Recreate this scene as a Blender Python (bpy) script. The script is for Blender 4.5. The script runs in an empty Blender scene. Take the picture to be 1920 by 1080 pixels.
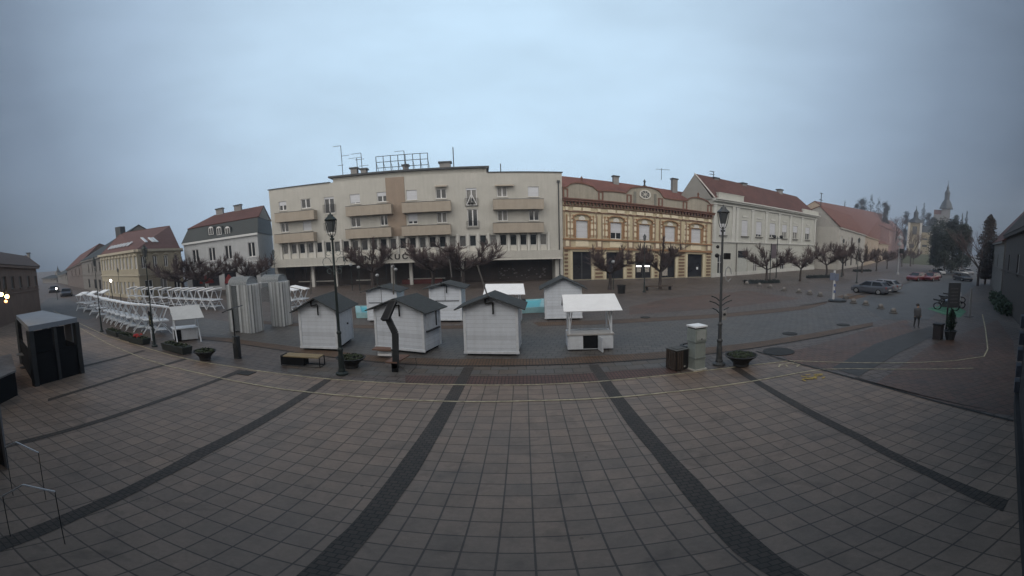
import bpy, math, random
import numpy as np
from mathutils import Vector, Matrix
random.seed(7)
R=math.radians; PI=math.pi
SC=bpy.context.scene
COL=SC.collection
# ---------------------------------------------------------------- camera (equirectangular wide webcam lens, measured from the paving grid)
CAMH=5.0
FX=790.5255; FY=FX*math.exp(-0.1790); CX=77.8436; CY=-18.5058
PITCH,ROLL,YAW=-0.0961,0.0150,-0.0699
def _rot():
    c,s=math.cos(ROLL),math.sin(ROLL); R1=Matrix(((c,0,s),(0,1,0),(-s,0,c)))
    c,s=math.cos(PITCH),math.sin(PITCH); R2=Matrix(((1,0,0),(0,c,-s),(0,s,c)))
    c,s=math.cos(YAW),math.sin(YAW); R3=Matrix(((c,-s,0),(s,c,0),(0,0,1)))
    return R3@R2@R1
CR=_rot()
cd=bpy.data.cameras.new('square_camera'); cam=bpy.data.objects.new('square_camera',cd); COL.objects.link(cam); SC.camera=cam
cd.type='PANO'; cd.panorama_type='EQUIRECTANGULAR'; cd.clip_end=4000; cd.clip_start=0.05
cd.longitude_min=-(960+CX)/FX; cd.longitude_max=(960-CX)/FX
cd.latitude_max=(540+CY)/FY; cd.latitude_min=-(540-CY)/FY
_x,_y,_z=CR@Vector((1,0,0)),CR@Vector((0,1,0)),CR@Vector((0,0,1))
cam.matrix_world=Matrix(((_x.x,_z.x,-_y.x,0),(_x.y,_z.y,-_y.y,0),(_x.z,_z.z,-_y.z,CAMH),(0,0,0,1)))
def ray(px,py):
    az=(px-960-CX)/FX; el=-(py-540-CY)/FY
    return CR@Vector((math.sin(az)*math.cos(el),math.cos(az)*math.cos(el),math.sin(el)))
def at(px,py,z=0.0):                       # where a line of sight meets the ground (or a level z)
    d=ray(px,py); t=(z-CAMH)/d.z; return Vector((d.x*t,d.y*t,z))
def zat(px,py,p):                          # height above ground point p seen at a line of sight
    d=ray(px,py); return CAMH+d.z/math.hypot(d.x,d.y)*math.hypot(p.x,p.y)
class Fr:                                  # a vertical frame: u along a wall, y into the wall, z up
    def __init__(s,A,ang): s.A=Vector((A.x,A.y,0)); s.ang=ang; s.D=Vector((math.cos(ang),math.sin(ang),0)); s.N=Vector((-s.D.y,s.D.x,0))
    def uz(s,px,py,off=0.0):
        o=s.A+s.N*off; d=ray(px,py); t=(o.x*s.N.x+o.y*s.N.y)/(d.x*s.N.x+d.y*s.N.y); p=d*t
        return ((p-o).dot(s.D), CAMH+p.z)
    def w(s,u,y,z=0): p=s.A+s.D*u+s.N*y; return Vector((p.x,p.y,z))
def fr2(pa,pb):
    a=at(*pa); b=at(*pb); return Fr(a,math.atan2(b.y-a.y,b.x-a.x)),(b-a).length
# ---------------------------------------------------------------- materials
MATS={}
def mat(name,col,rough=0.8,var=0.15,scale=3.0,metal=0.0,bump=0.0,bscale=30.0,emit=None,estr=0,stripes=None,streak=0.0,alpha=None,coat=0,spec=0.5):
    if name in MATS: return MATS[name]
    m=bpy.data.materials.new(name); m.use_nodes=True; nt=m.node_tree; N=nt.nodes; L=nt.links; b=N['Principled BSDF']
    b.inputs['Roughness'].default_value=rough; b.inputs['Metallic'].default_value=metal; b.inputs['Specular IOR Level'].default_value=spec
    tc=N.new('ShaderNodeTexCoord'); no=N.new('ShaderNodeTexNoise'); no.inputs['Scale'].default_value=scale; no.inputs['Detail'].default_value=6; no.inputs['Roughness'].default_value=0.65
    L.new(tc.outputs['Object'],no.inputs['Vector'])
    mr=N.new('ShaderNodeMapRange'); mr.inputs['From Min'].default_value=0.3; mr.inputs['From Max'].default_value=0.7; mr.inputs['To Min'].default_value=1-var; mr.inputs['To Max'].default_value=1+var*0.6
    L.new(no.outputs['Fac'],mr.inputs['Value'])
    mul=N.new('ShaderNodeVectorMath'); mul.operation='SCALE'; mul.inputs[0].default_value=col[:3]; L.new(mr.outputs['Result'],mul.inputs['Scale'])
    out=mul.outputs['Vector']
    def scaled(vec,fac):
        q=N.new('ShaderNodeVectorMath'); q.operation='SCALE'; L.new(vec,q.inputs[0]); L.new(fac,q.inputs['Scale']); return q.outputs['Vector']
    if streak>0:                           # vertical dirt streaks: noise stretched along z
        mp=N.new('ShaderNodeMapping'); mp.inputs['Scale'].default_value=(3.5,3.5,0.25); L.new(tc.outputs['Object'],mp.inputs['Vector'])
        n2=N.new('ShaderNodeTexNoise'); n2.inputs['Scale'].default_value=1.2; n2.inputs['Detail'].default_value=5; L.new(mp.outputs['Vector'],n2.inputs['Vector'])
        m2=N.new('ShaderNodeMapRange'); m2.inputs['From Min'].default_value=0.35; m2.inputs['From Max'].default_value=0.75; m2.inputs['To Min'].default_value=1.0; m2.inputs['To Max'].default_value=1-streak
        L.new(n2.outputs['Fac'],m2.inputs['Value']); out=scaled(out,m2.outputs['Result'])
    hgt=None
    if stripes:                            # (axis index or 'xy', pitch, groove share, dark factor)
        ax,pitch,sh,dk=stripes
        sep=N.new('ShaderNodeSeparateXYZ'); L.new(tc.outputs['Object'],sep.inputs[0])
        if ax=='xy':
            a=N.new('ShaderNodeMath'); a.operation='ADD'; L.new(sep.outputs[0],a.inputs[0]); L.new(sep.outputs[1],a.inputs[1]); src=a.outputs[0]
        else: src=sep.outputs[ax]
        d=N.new('ShaderNodeMath'); d.operation='DIVIDE'; d.inputs[1].default_value=pitch; L.new(src,d.inputs[0])
        f=N.new('ShaderNodeMath'); f.operation='FRACT'; L.new(d.outputs[0],f.inputs[0])
        g=N.new('ShaderNodeMapRange'); g.inputs['From Min'].default_value=0; g.inputs['From Max'].default_value=sh; g.inputs['To Min'].default_value=dk; g.inputs['To Max'].default_value=1.0
        L.new(f.outputs[0],g.inputs['Value']); out=scaled(out,g.outputs['Result']); hgt=g.outputs['Result']
        fl=N.new('ShaderNodeMath'); fl.operation='FLOOR'; L.new(d.outputs[0],fl.inputs[0])
        wn=N.new('ShaderNodeTexWhiteNoise'); wn.noise_dimensions='1D'; L.new(fl.outputs[0],wn.inputs['W'])
        g2=N.new('ShaderNodeMapRange'); g2.inputs['To Min'].default_value=0.9; g2.inputs['To Max'].default_value=1.05; L.new(wn.outputs['Value'],g2.inputs['Value']); out=scaled(out,g2.outputs['Result'])
    L.new(out,b.inputs['Base Color'])
    if bump>0 or hgt is not None:
        bn=N.new('ShaderNodeBump'); bn.inputs['Strength'].default_value=max(bump,0.3); bn.inputs['Distance'].default_value=0.02
        if hgt is not None: L.new(hgt,bn.inputs['Height'])
        else:
            n3=N.new('ShaderNodeTexNoise'); n3.inputs['Scale'].default_value=bscale; L.new(tc.outputs['Object'],n3.inputs['Vector']); L.new(n3.outputs['Fac'],bn.inputs['Height'])
        L.new(bn.outputs[0],b.inputs['Normal'])
    if emit: b.inputs['Emission Color'].default_value=(*emit,1); b.inputs['Emission Strength'].default_value=estr
    if coat: b.inputs['Coat Weight'].default_value=coat
    MATS[name]=m; return m
def tilemat(name,c1,c2,mortar,w,h,msize=0.03,rough=0.75,offset=0.0,rot=0.0,loc=(0,0),var=0.25,bump=0.5,axes='xy',spec=0.5,wet=0.0):
    if name in MATS: return MATS[name]
    m=bpy.data.materials.new(name); m.use_nodes=True; nt=m.node_tree; N=nt.nodes; L=nt.links; b=N['Principled BSDF']; b.inputs['Roughness'].default_value=rough; b.inputs['Specular IOR Level'].default_value=spec
    tc=N.new('ShaderNodeTexCoord'); mp=N.new('ShaderNodeMapping'); mp.inputs['Location'].default_value=(loc[0],loc[1],0); mp.inputs['Rotation'].default_value=(0,0,rot)
    src=tc.outputs['Object']
    if axes!='xy':
        sp=N.new('ShaderNodeSeparateXYZ'); L.new(src,sp.inputs[0]); cb=N.new('ShaderNodeCombineXYZ')
        L.new(sp.outputs['XYZ'.index(axes[0].upper())],cb.inputs[0]); L.new(sp.outputs['XYZ'.index(axes[1].upper())],cb.inputs[1]); src=cb.outputs[0]
    L.new(src,mp.inputs['Vector'])
    br=N.new('ShaderNodeTexBrick'); br.inputs['Scale'].default_value=1.0; br.inputs['Brick Width'].default_value=w; br.inputs['Row Height'].default_value=h; br.inputs['Mortar Size'].default_value=msize*min(w,h); br.inputs['Mortar Smooth'].default_value=0.2
    br.offset=offset; br.inputs['Color1'].default_value=(*c1,1); br.inputs['Color2'].default_value=(*c2,1); br.inputs['Mortar'].default_value=(*mortar,1); br.inputs['Bias'].default_value=0
    L.new(mp.outputs[0],br.inputs['Vector'])
    out=br.outputs['Color']
    for sc_,v in ((0.35,var),(2.2,var*0.7),(14,var*0.5)):
        no=N.new('ShaderNodeTexNoise'); no.inputs['Scale'].default_value=sc_; no.inputs['Detail'].default_value=5; no.inputs['Roughness'].default_value=0.7; L.new(tc.outputs['Object'],no.inputs['Vector'])
        mr=N.new('ShaderNodeMapRange'); mr.inputs['From Min'].default_value=0.3; mr.inputs['From Max'].default_value=0.7; mr.inputs['To Min'].default_value=1-v; mr.inputs['To Max'].default_value=1+v; L.new(no.outputs['Fac'],mr.inputs['Value'])
        q=N.new('ShaderNodeVectorMath'); q.operation='SCALE'; L.new(out,q.inputs[0]); L.new(mr.outputs[0],q.inputs['Scale']); out=q.outputs['Vector']
        if wet and sc_==0.35:
            vo=N.new('ShaderNodeTexVoronoi'); vo.inputs['Scale'].default_value=1.3; L.new(tc.outputs['Object'],vo.inputs['Vector']); gm=N.new('ShaderNodeMapRange'); gm.inputs['From Min'].default_value=0.03; gm.inputs['From Max'].default_value=0.05; gm.inputs['To Min'].default_value=0.6; gm.inputs['To Max'].default_value=1.0; L.new(vo.outputs['Distance'],gm.inputs['Value'])
            q=N.new('ShaderNodeVectorMath'); q.operation='SCALE'; L.new(out,q.inputs[0]); L.new(gm.outputs[0],q.inputs['Scale']); out=q.outputs['Vector']
            n5=N.new('ShaderNodeTexNoise'); n5.inputs['Scale'].default_value=0.9; n5.inputs['Detail'].default_value=8; n5.inputs['Distortion'].default_value=1.5; L.new(tc.outputs['Object'],n5.inputs['Vector']); g5=N.new('ShaderNodeMapRange'); g5.inputs['From Min'].default_value=0.56; g5.inputs['From Max'].default_value=0.66; g5.inputs['To Min'].default_value=1.0; g5.inputs['To Max'].default_value=0.78; L.new(n5.outputs['Fac'],g5.inputs['Value'])
            q=N.new('ShaderNodeVectorMath'); q.operation='SCALE'; L.new(out,q.inputs[0]); L.new(g5.outputs[0],q.inputs['Scale']); out=q.outputs['Vector']
            m3=N.new('ShaderNodeMapRange'); m3.inputs['From Min'].default_value=0.35; m3.inputs['From Max'].default_value=0.65; m3.inputs['To Min'].default_value=rough-wet; m3.inputs['To Max'].default_value=rough; L.new(no.outputs['Fac'],m3.inputs['Value']); L.new(m3.outputs[0],b.inputs['Roughness'])
    L.new(out,b.inputs['Base Color'])
    bn=N.new('ShaderNodeBump'); bn.inputs['Strength'].default_value=bump; bn.inputs['Distance'].default_value=0.01; bn.invert=True; L.new(br.outputs['Fac'],bn.inputs['Height']); L.new(bn.outputs[0],b.inputs['Normal'])
    MATS[name]=m; return m
def glass(name,col=(0.03,0.035,0.04),rough=0.12):
    return mat(name,col,rough=rough,var=0.5,scale=0.8,spec=0.6)
M_white=mat('white_paint',(0.62,0.66,0.71),0.6,0.12,6,streak=0.12)
M_siding=mat('white_board_siding',(0.61,0.66,0.73),0.6,0.06,5,stripes=(2,0.19,0.10,0.62),streak=0.12)
M_felt=mat('dark_roof_felt',(0.045,0.052,0.055),0.9,0.3,8,bump=0.3,bscale=60)
M_black=mat('black_metal',(0.02,0.021,0.023),0.5,0.2,10,metal=0.3)
M_green=mat('dark_green_cast_iron',(0.030,0.042,0.042),0.5,0.25,12,metal=0.3)
M_canvas=mat('white_canopy_sheet',(0.86,0.88,0.9),0.6,0.05,4)
M_wood=mat('worn_bench_wood',(0.22,0.16,0.10),0.7,0.3,9,stripes=(1,0.1,0.1,0.5))
M_darkwood=mat('dark_brown_wood',(0.06,0.045,0.035),0.7,0.3,6,stripes=('xy',0.09,0.12,0.5))
M_pane=glass('window_glass'); M_panel=mat('lowered_white_shutter',(0.50,0.52,0.56),0.6,0.05,3,stripes=(2,0.06,0.15,0.85))
M_frame=mat('white_window_frame',(0.62,0.63,0.64),0.5,0.05,5)
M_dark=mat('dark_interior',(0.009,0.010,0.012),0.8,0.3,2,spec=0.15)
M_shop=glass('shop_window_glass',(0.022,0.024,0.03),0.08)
M_tilered=tilemat('red_roof_tiles',(0.20,0.085,0.068),(0.16,0.07,0.058),(0.07,0.03,0.028),0.25,0.18,0.12,0.85,0.5,var=0.22,axes='xz')
M_tilered2=tilemat('brown_red_roof_tiles',(0.125,0.055,0.048),(0.10,0.045,0.042),(0.05,0.028,0.026),0.25,0.18,0.12,0.85,0.5,var=0.2,axes='xz')
M_soil=mat('planter_soil',(0.03,0.026,0.02),0.9,0.5,12,bump=0.6)
M_leaf=mat('dull_green_leaves',(0.035,0.05,0.025),0.8,0.5,6)
M_bark=mat('grey_brown_bark',(0.055,0.046,0.044),0.9,0.3,10,bump=0.4,bscale=25)
M_twig=mat('brown_twigs',(0.085,0.062,0.062),0.9,0.3,6)
# ---------------------------------------------------------------- mesh builder
WR=random.Random(4)
M_cur1=mat('pane_with_grey_curtain',(0.085,0.088,0.092),0.25,0.5,2.5); M_cur2=mat('pane_with_pale_curtain',(0.17,0.17,0.165),0.3,0.4,3)
class MB:
    def __init__(s): s.v=[]; s.f=[]; s.M=None; s.warp=None
    def add(s,vs,fs):
        o=len(s.v)
        for p in vs:
            p=Vector(p)
            if s.M is not None: p=s.M@p
            if s.warp: p=Vector(s.warp(p))
            s.v.append(p)
        s.f+= [tuple(i+o for i in f) for f in fs]
    def box(s,x0,x1,y0,y1,z0,z1):
        if x0>x1:x0,x1=x1,x0
        if y0>y1:y0,y1=y1,y0
        s.add([(x0,y0,z0),(x1,y0,z0),(x1,y1,z0),(x0,y1,z0),(x0,y0,z1),(x1,y0,z1),(x1,y1,z1),(x0,y1,z1)],[(0,3,2,1),(4,5,6,7),(0,1,5,4),(1,2,6,5),(2,3,7,6),(3,0,4,7)])
    def hexa(s,b,t):                     # bottom 4, top 4
        s.add(list(b)+list(t),[(0,3,2,1),(4,5,6,7),(0,1,5,4),(1,2,6,5),(2,3,7,6),(3,0,4,7)])
    def slab(s,pts,thick,up=None):       # polygon (ccw from above) given thickness downwards along its normal
        P=[Vector(p) for p in pts]; n=Vector((0,0,0))
        for i in range(len(P)): n+=P[i].cross(P[(i+1)%len(P)])
        n.normalize(); Q=[p-n*thick for p in P]; k=len(P)
        s.add(P+Q,[tuple(range(k)),tuple(range(2*k-1,k-1,-1))]+[(i,i+k,(i+1)%k+k,(i+1)%k) for i in range(k)])
    def tube(s,p0,p1,r0,r1=None,n=8,cap=True):
        p0=Vector(p0); p1=Vector(p1); r1=r0 if r1 is None else r1; d=(p1-p0)
        if d.length<1e-6: return
        d.normalize(); a=d.orthogonal().normalized(); b=d.cross(a); vs=[]
        for p,r in ((p0,r0),(p1,r1)):
            for i in range(n): t=2*PI*i/n; vs.append(p+(a*math.cos(t)+b*math.sin(t))*r)
        fs=[(i,(i+1)%n,(i+1)%n+n,i+n) for i in range(n)]
        if cap: fs+= [tuple(range(n-1,-1,-1)),tuple(range(n,2*n))]
        s.add(vs,fs)
    def path(s,pts,r,n=6):
        for a,b in zip(pts[:-1],pts[1:]): s.tube(a,b,r,r,n)
    def lathe(s,prof,c=(0,0,0),n=12,a0=0):
        vs=[];c=Vector(c)
        for r,z in prof:
            for i in range(n): t=a0+2*PI*i/n; vs.append(c+Vector((r*math.cos(t),r*math.sin(t),z)))
        fs=[]
        for k in range(len(prof)-1):
            for i in range(n): fs.append((k*n+i,k*n+(i+1)%n,(k+1)*n+(i+1)%n,(k+1)*n+i))
        fs.append(tuple(range(n-1,-1,-1))); fs.append(tuple((len(prof)-1)*n+i for i in range(n)))
        s.add(vs,fs)
    def prism(s,poly,y0,y1):             # polygon in x,z extruded along y
        k=len(poly); vs=[(x,y0,z) for x,z in poly]+[(x,y1,z) for x,z in poly]
        s.add(vs,[tuple(range(k)),tuple(range(2*k-1,k-1,-1))]+[((i+1)%k,i,i+k,(i+1)%k+k) for i in range(k)])
    def cut(s): s.cuts=getattr(s,'cuts',[])+[(len(s.v),len(s.f))]
    def build_each(s,name,m,parent=None):
        cs=[(0,0)]+getattr(s,'cuts',[])+[(len(s.v),len(s.f))]; out=[]
        for (a,fa),(b,fb) in zip(cs[:-1],cs[1:]):
            if fb>fa:
                q=MB(); q.v=s.v[a:b]; q.f=[tuple(i-a for i in f) for f in s.f[fa:fb]]; out.append(q.build(name,m,parent))
        return out
    def ball(s,c,r,n=10,m=6,sz=1.0):
        s.lathe([(max(r*math.sin(PI*i/m),0.001),-r*sz*math.cos(PI*i/m)) for i in range(m+1)],c,n)
    def build(s,name,m,parent=None,smooth=False,loc=None,rot=None):
        me=bpy.data.meshes.new(name); me.from_pydata([tuple(v) for v in s.v],[],s.f); me.materials.append(m); me.update()
        if smooth: me.polygons.foreach_set('use_smooth',[True]*len(me.polygons))
        o=bpy.data.objects.new(name,me); COL.objects.link(o)
        if parent is not None: o.parent=parent
        if loc is not None: o.location=loc
        if rot is not None: o.rotation_euler=(0,0,rot)
        return o
def tag(o,label,cat=None,group=None,kind=None):
    if label: o['label']=label
    if cat: o['category']=cat
    if group: o['group']=group
    if kind: o['kind']=kind
    return o
def thing(name,label,cat,loc=(0,0,0),rz=0,group=None):
    o=bpy.data.objects.new(name,None); COL.objects.link(o); o.location=loc; o.rotation_euler=(0,0,rz); o.empty_display_size=0.2
    return tag(o,label,cat,group)
KIDS={}
def kids(o): return [c for c in COL.objects if c.parent==o] if o.name not in KIDS else KIDS[o.name]
def dup(root,loc,rz,label=None,group=None,scale=None):
    r=root.copy(); COL.objects.link(r); r.location=loc; r.rotation_euler=(0,0,rz)
    if label: r['label']=label
    if group: r['group']=group
    if scale: r.scale=scale
    for ch in list(root.children):
        c=ch.copy(); COL.objects.link(c); c.parent=r
        for g in list(ch.children):
            d=g.copy(); COL.objects.link(d); d.parent=c
    return r
def letters(text,size,m,par,loc,rz=0,ext=0.015,name='sign_letter',off=0.0):
    cu=bpy.data.curves.new(name,'FONT'); cu.body=text; cu.size=size; cu.extrude=ext; cu.align_x='CENTER'; cu.align_y='CENTER'; cu.offset=off
    t=bpy.data.objects.new(name,cu); COL.objects.link(t); dg=bpy.context.evaluated_depsgraph_get(); me=bpy.data.meshes.new_from_object(t.evaluated_get(dg)); bpy.data.objects.remove(t); bpy.data.curves.remove(cu)
    me.materials.clear(); me.materials.append(m); o=bpy.data.objects.new(name,me); COL.objects.link(o); o.parent=par; o.rotation_euler=(PI/2,0,rz); o.location=loc; return o
def wall(mb,u0,u1,z0,z1,holes,y=0.0,depth=0.22):      # front wall sheet with real openings and reveals
    xs=sorted({u0,u1,*[h[0] for h in holes],*[h[1] for h in holes]}); zs=sorted({z0,z1,*[h[2] for h in holes],*[h[3] for h in holes]})
    xs=[x for x in xs if u0<=x<=u1]; zs=[z for z in zs if z0<=z<=z1]
    for i in range(len(xs)-1):
        for j in range(len(zs)-1):
            cx=(xs[i]+xs[i+1])/2; cz=(zs[j]+zs[j+1])/2
            if any(h[0]<cx<h[1] and h[2]<cz<h[3] for h in holes): continue
            mb.add([(xs[i],y,zs[j]),(xs[i+1],y,zs[j]),(xs[i+1],y,zs[j+1]),(xs[i],y,zs[j+1])],[(0,1,2,3)])
    for a,b,c,d in holes:
        mb.add([(a,y,c),(b,y,c),(b,y,d),(a,y,d),(a,y+depth,c),(b,y+depth,c),(b,y+depth,d),(a,y+depth,d)],[(0,4,5,1),(1,5,6,2),(2,6,7,3),(3,7,4,0)])
def shell(mb,u0,u1,y0,y1,z0,z1):                       # back, sides and top of a block whose front is a wall()
    mb.add([(u0,y0,z0),(u1,y0,z0),(u1,y1,z0),(u0,y1,z0),(u0,y0,z1),(u1,y0,z1),(u1,y1,z1),(u0,y1,z1)],[(1,2,6,5),(2,3,7,6),(3,0,4,7),(4,5,6,7)])
def win(par,a,b,c,d,y=0.16,style='sash',shut=0.0,fr=0.07,warp=None,pane=None,name='window',fm=None,sill=None):
    """one window: frame > pane (> and a lowered shutter); style sash, shutter, french, single"""
    f=MB(); f.warp=warp; t=0.05
    f.box(a,b,y-t,y+0.02,c,c+fr); f.box(a,b,y-t,y+0.02,d-fr,d); f.box(a,a+fr,y-t,y+0.02,c+fr,d-fr); f.box(b-fr,b,y-t,y+0.02,c+fr,d-fr)
    if style in('sash','french'): m=(a+b)/2; f.box(m-fr*0.8,m+fr*0.8,y-t,y+0.02,c+fr,d-fr)
    if style=='cross': m=(a+b)/2; f.box(m-fr*0.5,m+fr*0.5,y-t,y+0.02,c+fr,d-fr); zz=c+(d-c)*0.62; f.box(a+fr,m-fr*0.5,y-t,y+0.02,zz,zz+fr); f.box(m+fr*0.5,b-fr,y-t,y+0.02,zz,zz+fr)
    w=f.build(name,fm or M_frame,par)
    g=MB(); g.warp=warp; g.box(a+0.01,b-0.01,y+0.022,y+0.05,c+0.01,d-0.01); g.build('pane',pane or (M_pane if WR.random()<.55 else (M_cur1 if WR.random()<.6 else M_cur2)),w)
    if shut>0:
        s=MB(); s.warp=warp; z0=d-(d-c)*shut; s.box(a+0.005,b-0.005,y-t-0.03,y-t-0.005,z0,d-0.005); s.build('shutter',M_panel,w)
    if sill:
        s=MB(); s.warp=warp; s.box(a-sill[1],b+sill[1],-sill[2],-0.003,c-sill[3],c-0.03); s.build('sill',sill[0],w)
    return w
# ---------------------------------------------------------------- ground
T=0.41
M_tiles=tilemat('concrete_paving_slabs',(0.218,0.162,0.125),(0.168,0.128,0.101),(0.066,0.051,0.041),T,T*0.985,0.035,0.6,0,0,(-0.02,-0.13),var=0.2,wet=0.15)
M_cob=tilemat('dark_cobble_setts',(0.061,0.047,0.038),(0.043,0.035,0.029),(0.019,0.016,0.013),0.14,0.105,0.1,0.65,0.5,0,var=0.2)
M_red=tilemat('red_brick_setts',(0.105,0.055,0.048),(0.095,0.056,0.042),(0.027,0.020,0.017),0.11,0.22,0.1,0.65,0.0,0,var=0.22)
M_redz=tilemat('reddish_plaza_pavers',(0.112,0.065,0.050),(0.092,0.063,0.049),(0.041,0.031,0.025),0.3,0.3,0.05,0.62,0.5,0.3,var=0.25,wet=0.15)
M_greyz=tilemat('grey_plaza_pavers',(0.102,0.096,0.090),(0.084,0.080,0.077),(0.038,0.036,0.034),0.35,0.35,0.05,0.6,0.5,0.2,var=0.25,wet=0.15)
M_plaza=tilemat('brown_grey_plaza_pavers',(0.112,0.092,0.082),(0.094,0.079,0.072),(0.041,0.031,0.025),0.4,0.4,0.05,0.62,0.5,0.1,var=0.28,wet=0.15)
M_asph=mat('damp_asphalt',(0.082,0.084,0.086),0.6,0.2,0.6,bump=0.2,bscale=80)
M_brownz=tilemat('brown_brick_strip',(0.121,0.076,0.048),(0.095,0.062,0.042),(0.034,0.025,0.018),0.11,0.25,0.1,0.65,0,0,var=0.2)
M_slabl=tilemat('light_slab_strip',(0.105,0.103,0.10),(0.108,0.088,0.071),(0.041,0.034,0.028),0.6,0.5,0.03,0.6,0.5,0,var=0.2)
M_yel=mat('worn_cream_line_paint',(0.42,0.37,0.25),0.7,0.6,5)
M_gut=mat('dark_drain_channel',(0.022,0.021,0.02),0.7,0.3,5)
M_kerb=mat('kerb_stone',(0.12,0.115,0.11),0.8,0.2,3)
def sheet(name,pts,m,lvl,label=None,kind='structure'):
    mb=MB(); z=0.004*lvl; mb.add([(p.x,p.y,z) for p in pts],[tuple(range(len(pts)))]); o=mb.build(name,m); o['kind']=kind
    if label: o['label']=label
    return o
g=MB(); g.add([(-1800,-400,0),(1800,-400,0),(1800,1800,0),(-1800,1800,0)],[(0,1,2,3)]); o=g.build('ground',M_plaza); o['kind']='structure'
# near square of slabs: everything this side of the outer cream line
def px(l,z=0.0): return [at(x,y,z) for x,y in l]
L1=[(100,583),(195,628),(323,667),(376,679),(444,689),(478,695),(540,703),(613,711),(700,717),(796,721),(852,722),(996,722),(1107,717),(1148,714),(1229,706),(1278,701),(1322,695.5),(1400,686),(1480,677)]
L2=[(140,610),(205,646),(268,672),(312,686),(377,701),(411,709),(468,720),(527,730),(580,736),(642,742),(700,747),(818,752.5),(900,754),(996,752),(1100,749),(1178,744),(1241,737.5),(1296,731.5),(1407,716),(1500,699),(1543,693)]
near=px([(60,585)]+L1[1:])+[at(1545,695),at(1700,738),at(1900,790),Vector((14,-3,0)),Vector((-30,-3,0)),Vector((-30,4,0))]
sheet('slab_pavement',near,M_tiles,1)
def strip(name,pts,w,m,lvl,z0=0.0,label=None,kind='structure'):
    mb=MB(); n=len(pts); vs=[]
    ws=w if isinstance(w,(list,tuple)) else [w]*n
    for i,p in enumerate(pts):
        a=pts[max(i-1,0)]; b=pts[min(i+1,n-1)]; d=(b-a).normalized(); nn=Vector((-d.y,d.x,0)); vs+= [p+nn*ws[i]/2,p-nn*ws[i]/2]
    z=0.004*lvl+z0
    mb.add([(v.x,v.y,z) for v in vs],[(2*i+1,2*i+3,2*i+2,2*i) for i in range(n-1)]); o=mb.build(name,m); o['kind']=kind
    if label: o['label']=label
    return o
# dark sett bands running towards the camera
def band(left,right,m=M_cob,lvl=3):
    a=px(left); b=px(right); mb=MB(); n=len(a); mb.add([(p.x,p.y,0.004*lvl) for p in a+b],[(i,i+1,n+i+1,n+i) for i in range(n-1)]); o=mb.build('sett_band',m); o['kind']='structure'
band([(870,689),(835,747),(755.6,861),(702,932),(652,991),(622,1017),(555.6,1080),(470,1160)],[(889,689),(859,750),(815,832),(785,884),(755.6,926),(722,972.6),(687,1015),(629.6,1080),(560,1160)])
band([(1103,684),(1148,754),(1178,798),(1222,850),(1259,898),(1304,954),(1375,1035),(1441,1080),(1540,1150)],[(1122,684),(1170,747),(1222,808),(1261,852),(1311,902),(1355.6,950),(1425,1015),(1496,1070),(1610,1150)])
band([(612,709),(567,737),(371,842.7),(264.6,900),(130,960),(0,1010)],[(627,709),(587.5,737),(397,849),(301,900),(160,968),(0,1035)])
band([(448,693),(408,710),(294,751),(225,774),(120,806),(0,835)],[(462,696),(413,713),(298,755),(229,779),(122,812),(0,843)])
band([(346,672),(249,699),(150,730),(90,748)],[(352,674),(249,702.5),(150,734),(90,753)])
band([(267,657),(220,670),(150,687)],[(273,658),(222,672.5),(152,690)])
band([(1366,688),(1404,712),(1490,764),(1600,822),(1738,893),(1880,960)],[(1385,688),(1424,714),(1500,757),(1620,818),(1752,884),(1890,938)])
# red brick strip beyond the outer line, then pale slabs, then the gutter
def quadstrip(name,lo,hi,m,lvl): 
    a=px(lo); b=px(hi); n=len(a); mb=MB(); mb.add([(p.x,p.y,0.004*lvl) for p in a+b],[(i,i+1,n+i+1,n+i) for i in range(n-1)]); o=mb.build(name,m); o['kind']='structure'
quadstrip('brick_strip',[(760,718.5),(850,720.5),(996,720.5),(1107,715.5),(1180,709),(1270,699.5)],[(760,704),(850,705),(996,704.5),(1107,700),(1180,694),(1270,688)],M_red,2)
quadstrip('slab_strip',[(540,700),(650,705),(760,703.5),(850,704.5),(996,704),(1107,699.5),(1180,693.5),(1262,687)],[(540,672),(650,681),(760,686.5),(850,688),(996,688),(1107,684),(1180,679),(1262,673)],M_slabl,1)
GUT=[(330,632),(430,642),(520,656),(620,670),(740,682),(840,686),(960,686),(1180,677),(1262,671),(1340,663),(1420,652),(1540,632),(1637,611)]
quadstrip('brown_brick_strip',[(x,y-1) for x,y in GUT],[(330,627),(430,634),(520,646),(620,658),(740,670),(840,673),(960,673),(1180,664),(1262,658),(1340,650),(1420,641),(1540,622),(1637,604)],M_brownz,2)
strip('drain_channel',px(GUT),0.09,M_gut,3)
# grey sett lane between the gutter and the double edge line
DL=[(430,603),(540,611),(690,616),(840,617),(1020,611),(1155,607),(1240,602),(1345,596),(1513,580),(1550,569)]
DU=[(430,597),(540,605),(690,610),(840,611),(1020,604),(1155,599.5),(1240,595),(1345,589),(1513,573),(1550,565)]
quadstrip('grey_lane',[(330,627),(430,634),(520,646),(620,658),(740,670),(840,673),(960,673),(1180,664),(1262,658),(1340,650),(1420,641),(1540,622),(1637,604),(1700,585)],
 [(330,590),(430,603),(540,611),(640,615),(740,617),(840,617),(960,614),(1155,607),(1240,602),(1345,596),(1430,589),(1513,580),(1550,569),(1640,553)],M_greyz,1)
quadstrip('brown_kerb_strip',DL,DU,M_brownz,1)
strip('lane_edge_joint',px(DL),0.05,M_gut,2); strip('plaza_edge_joint',px(DU),0.05,M_gut,2)
strip('plaza_joint',px([(540,570),(690,582),(820,584),(960,580),(1100,574)]),0.06,M_gut,2)
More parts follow.
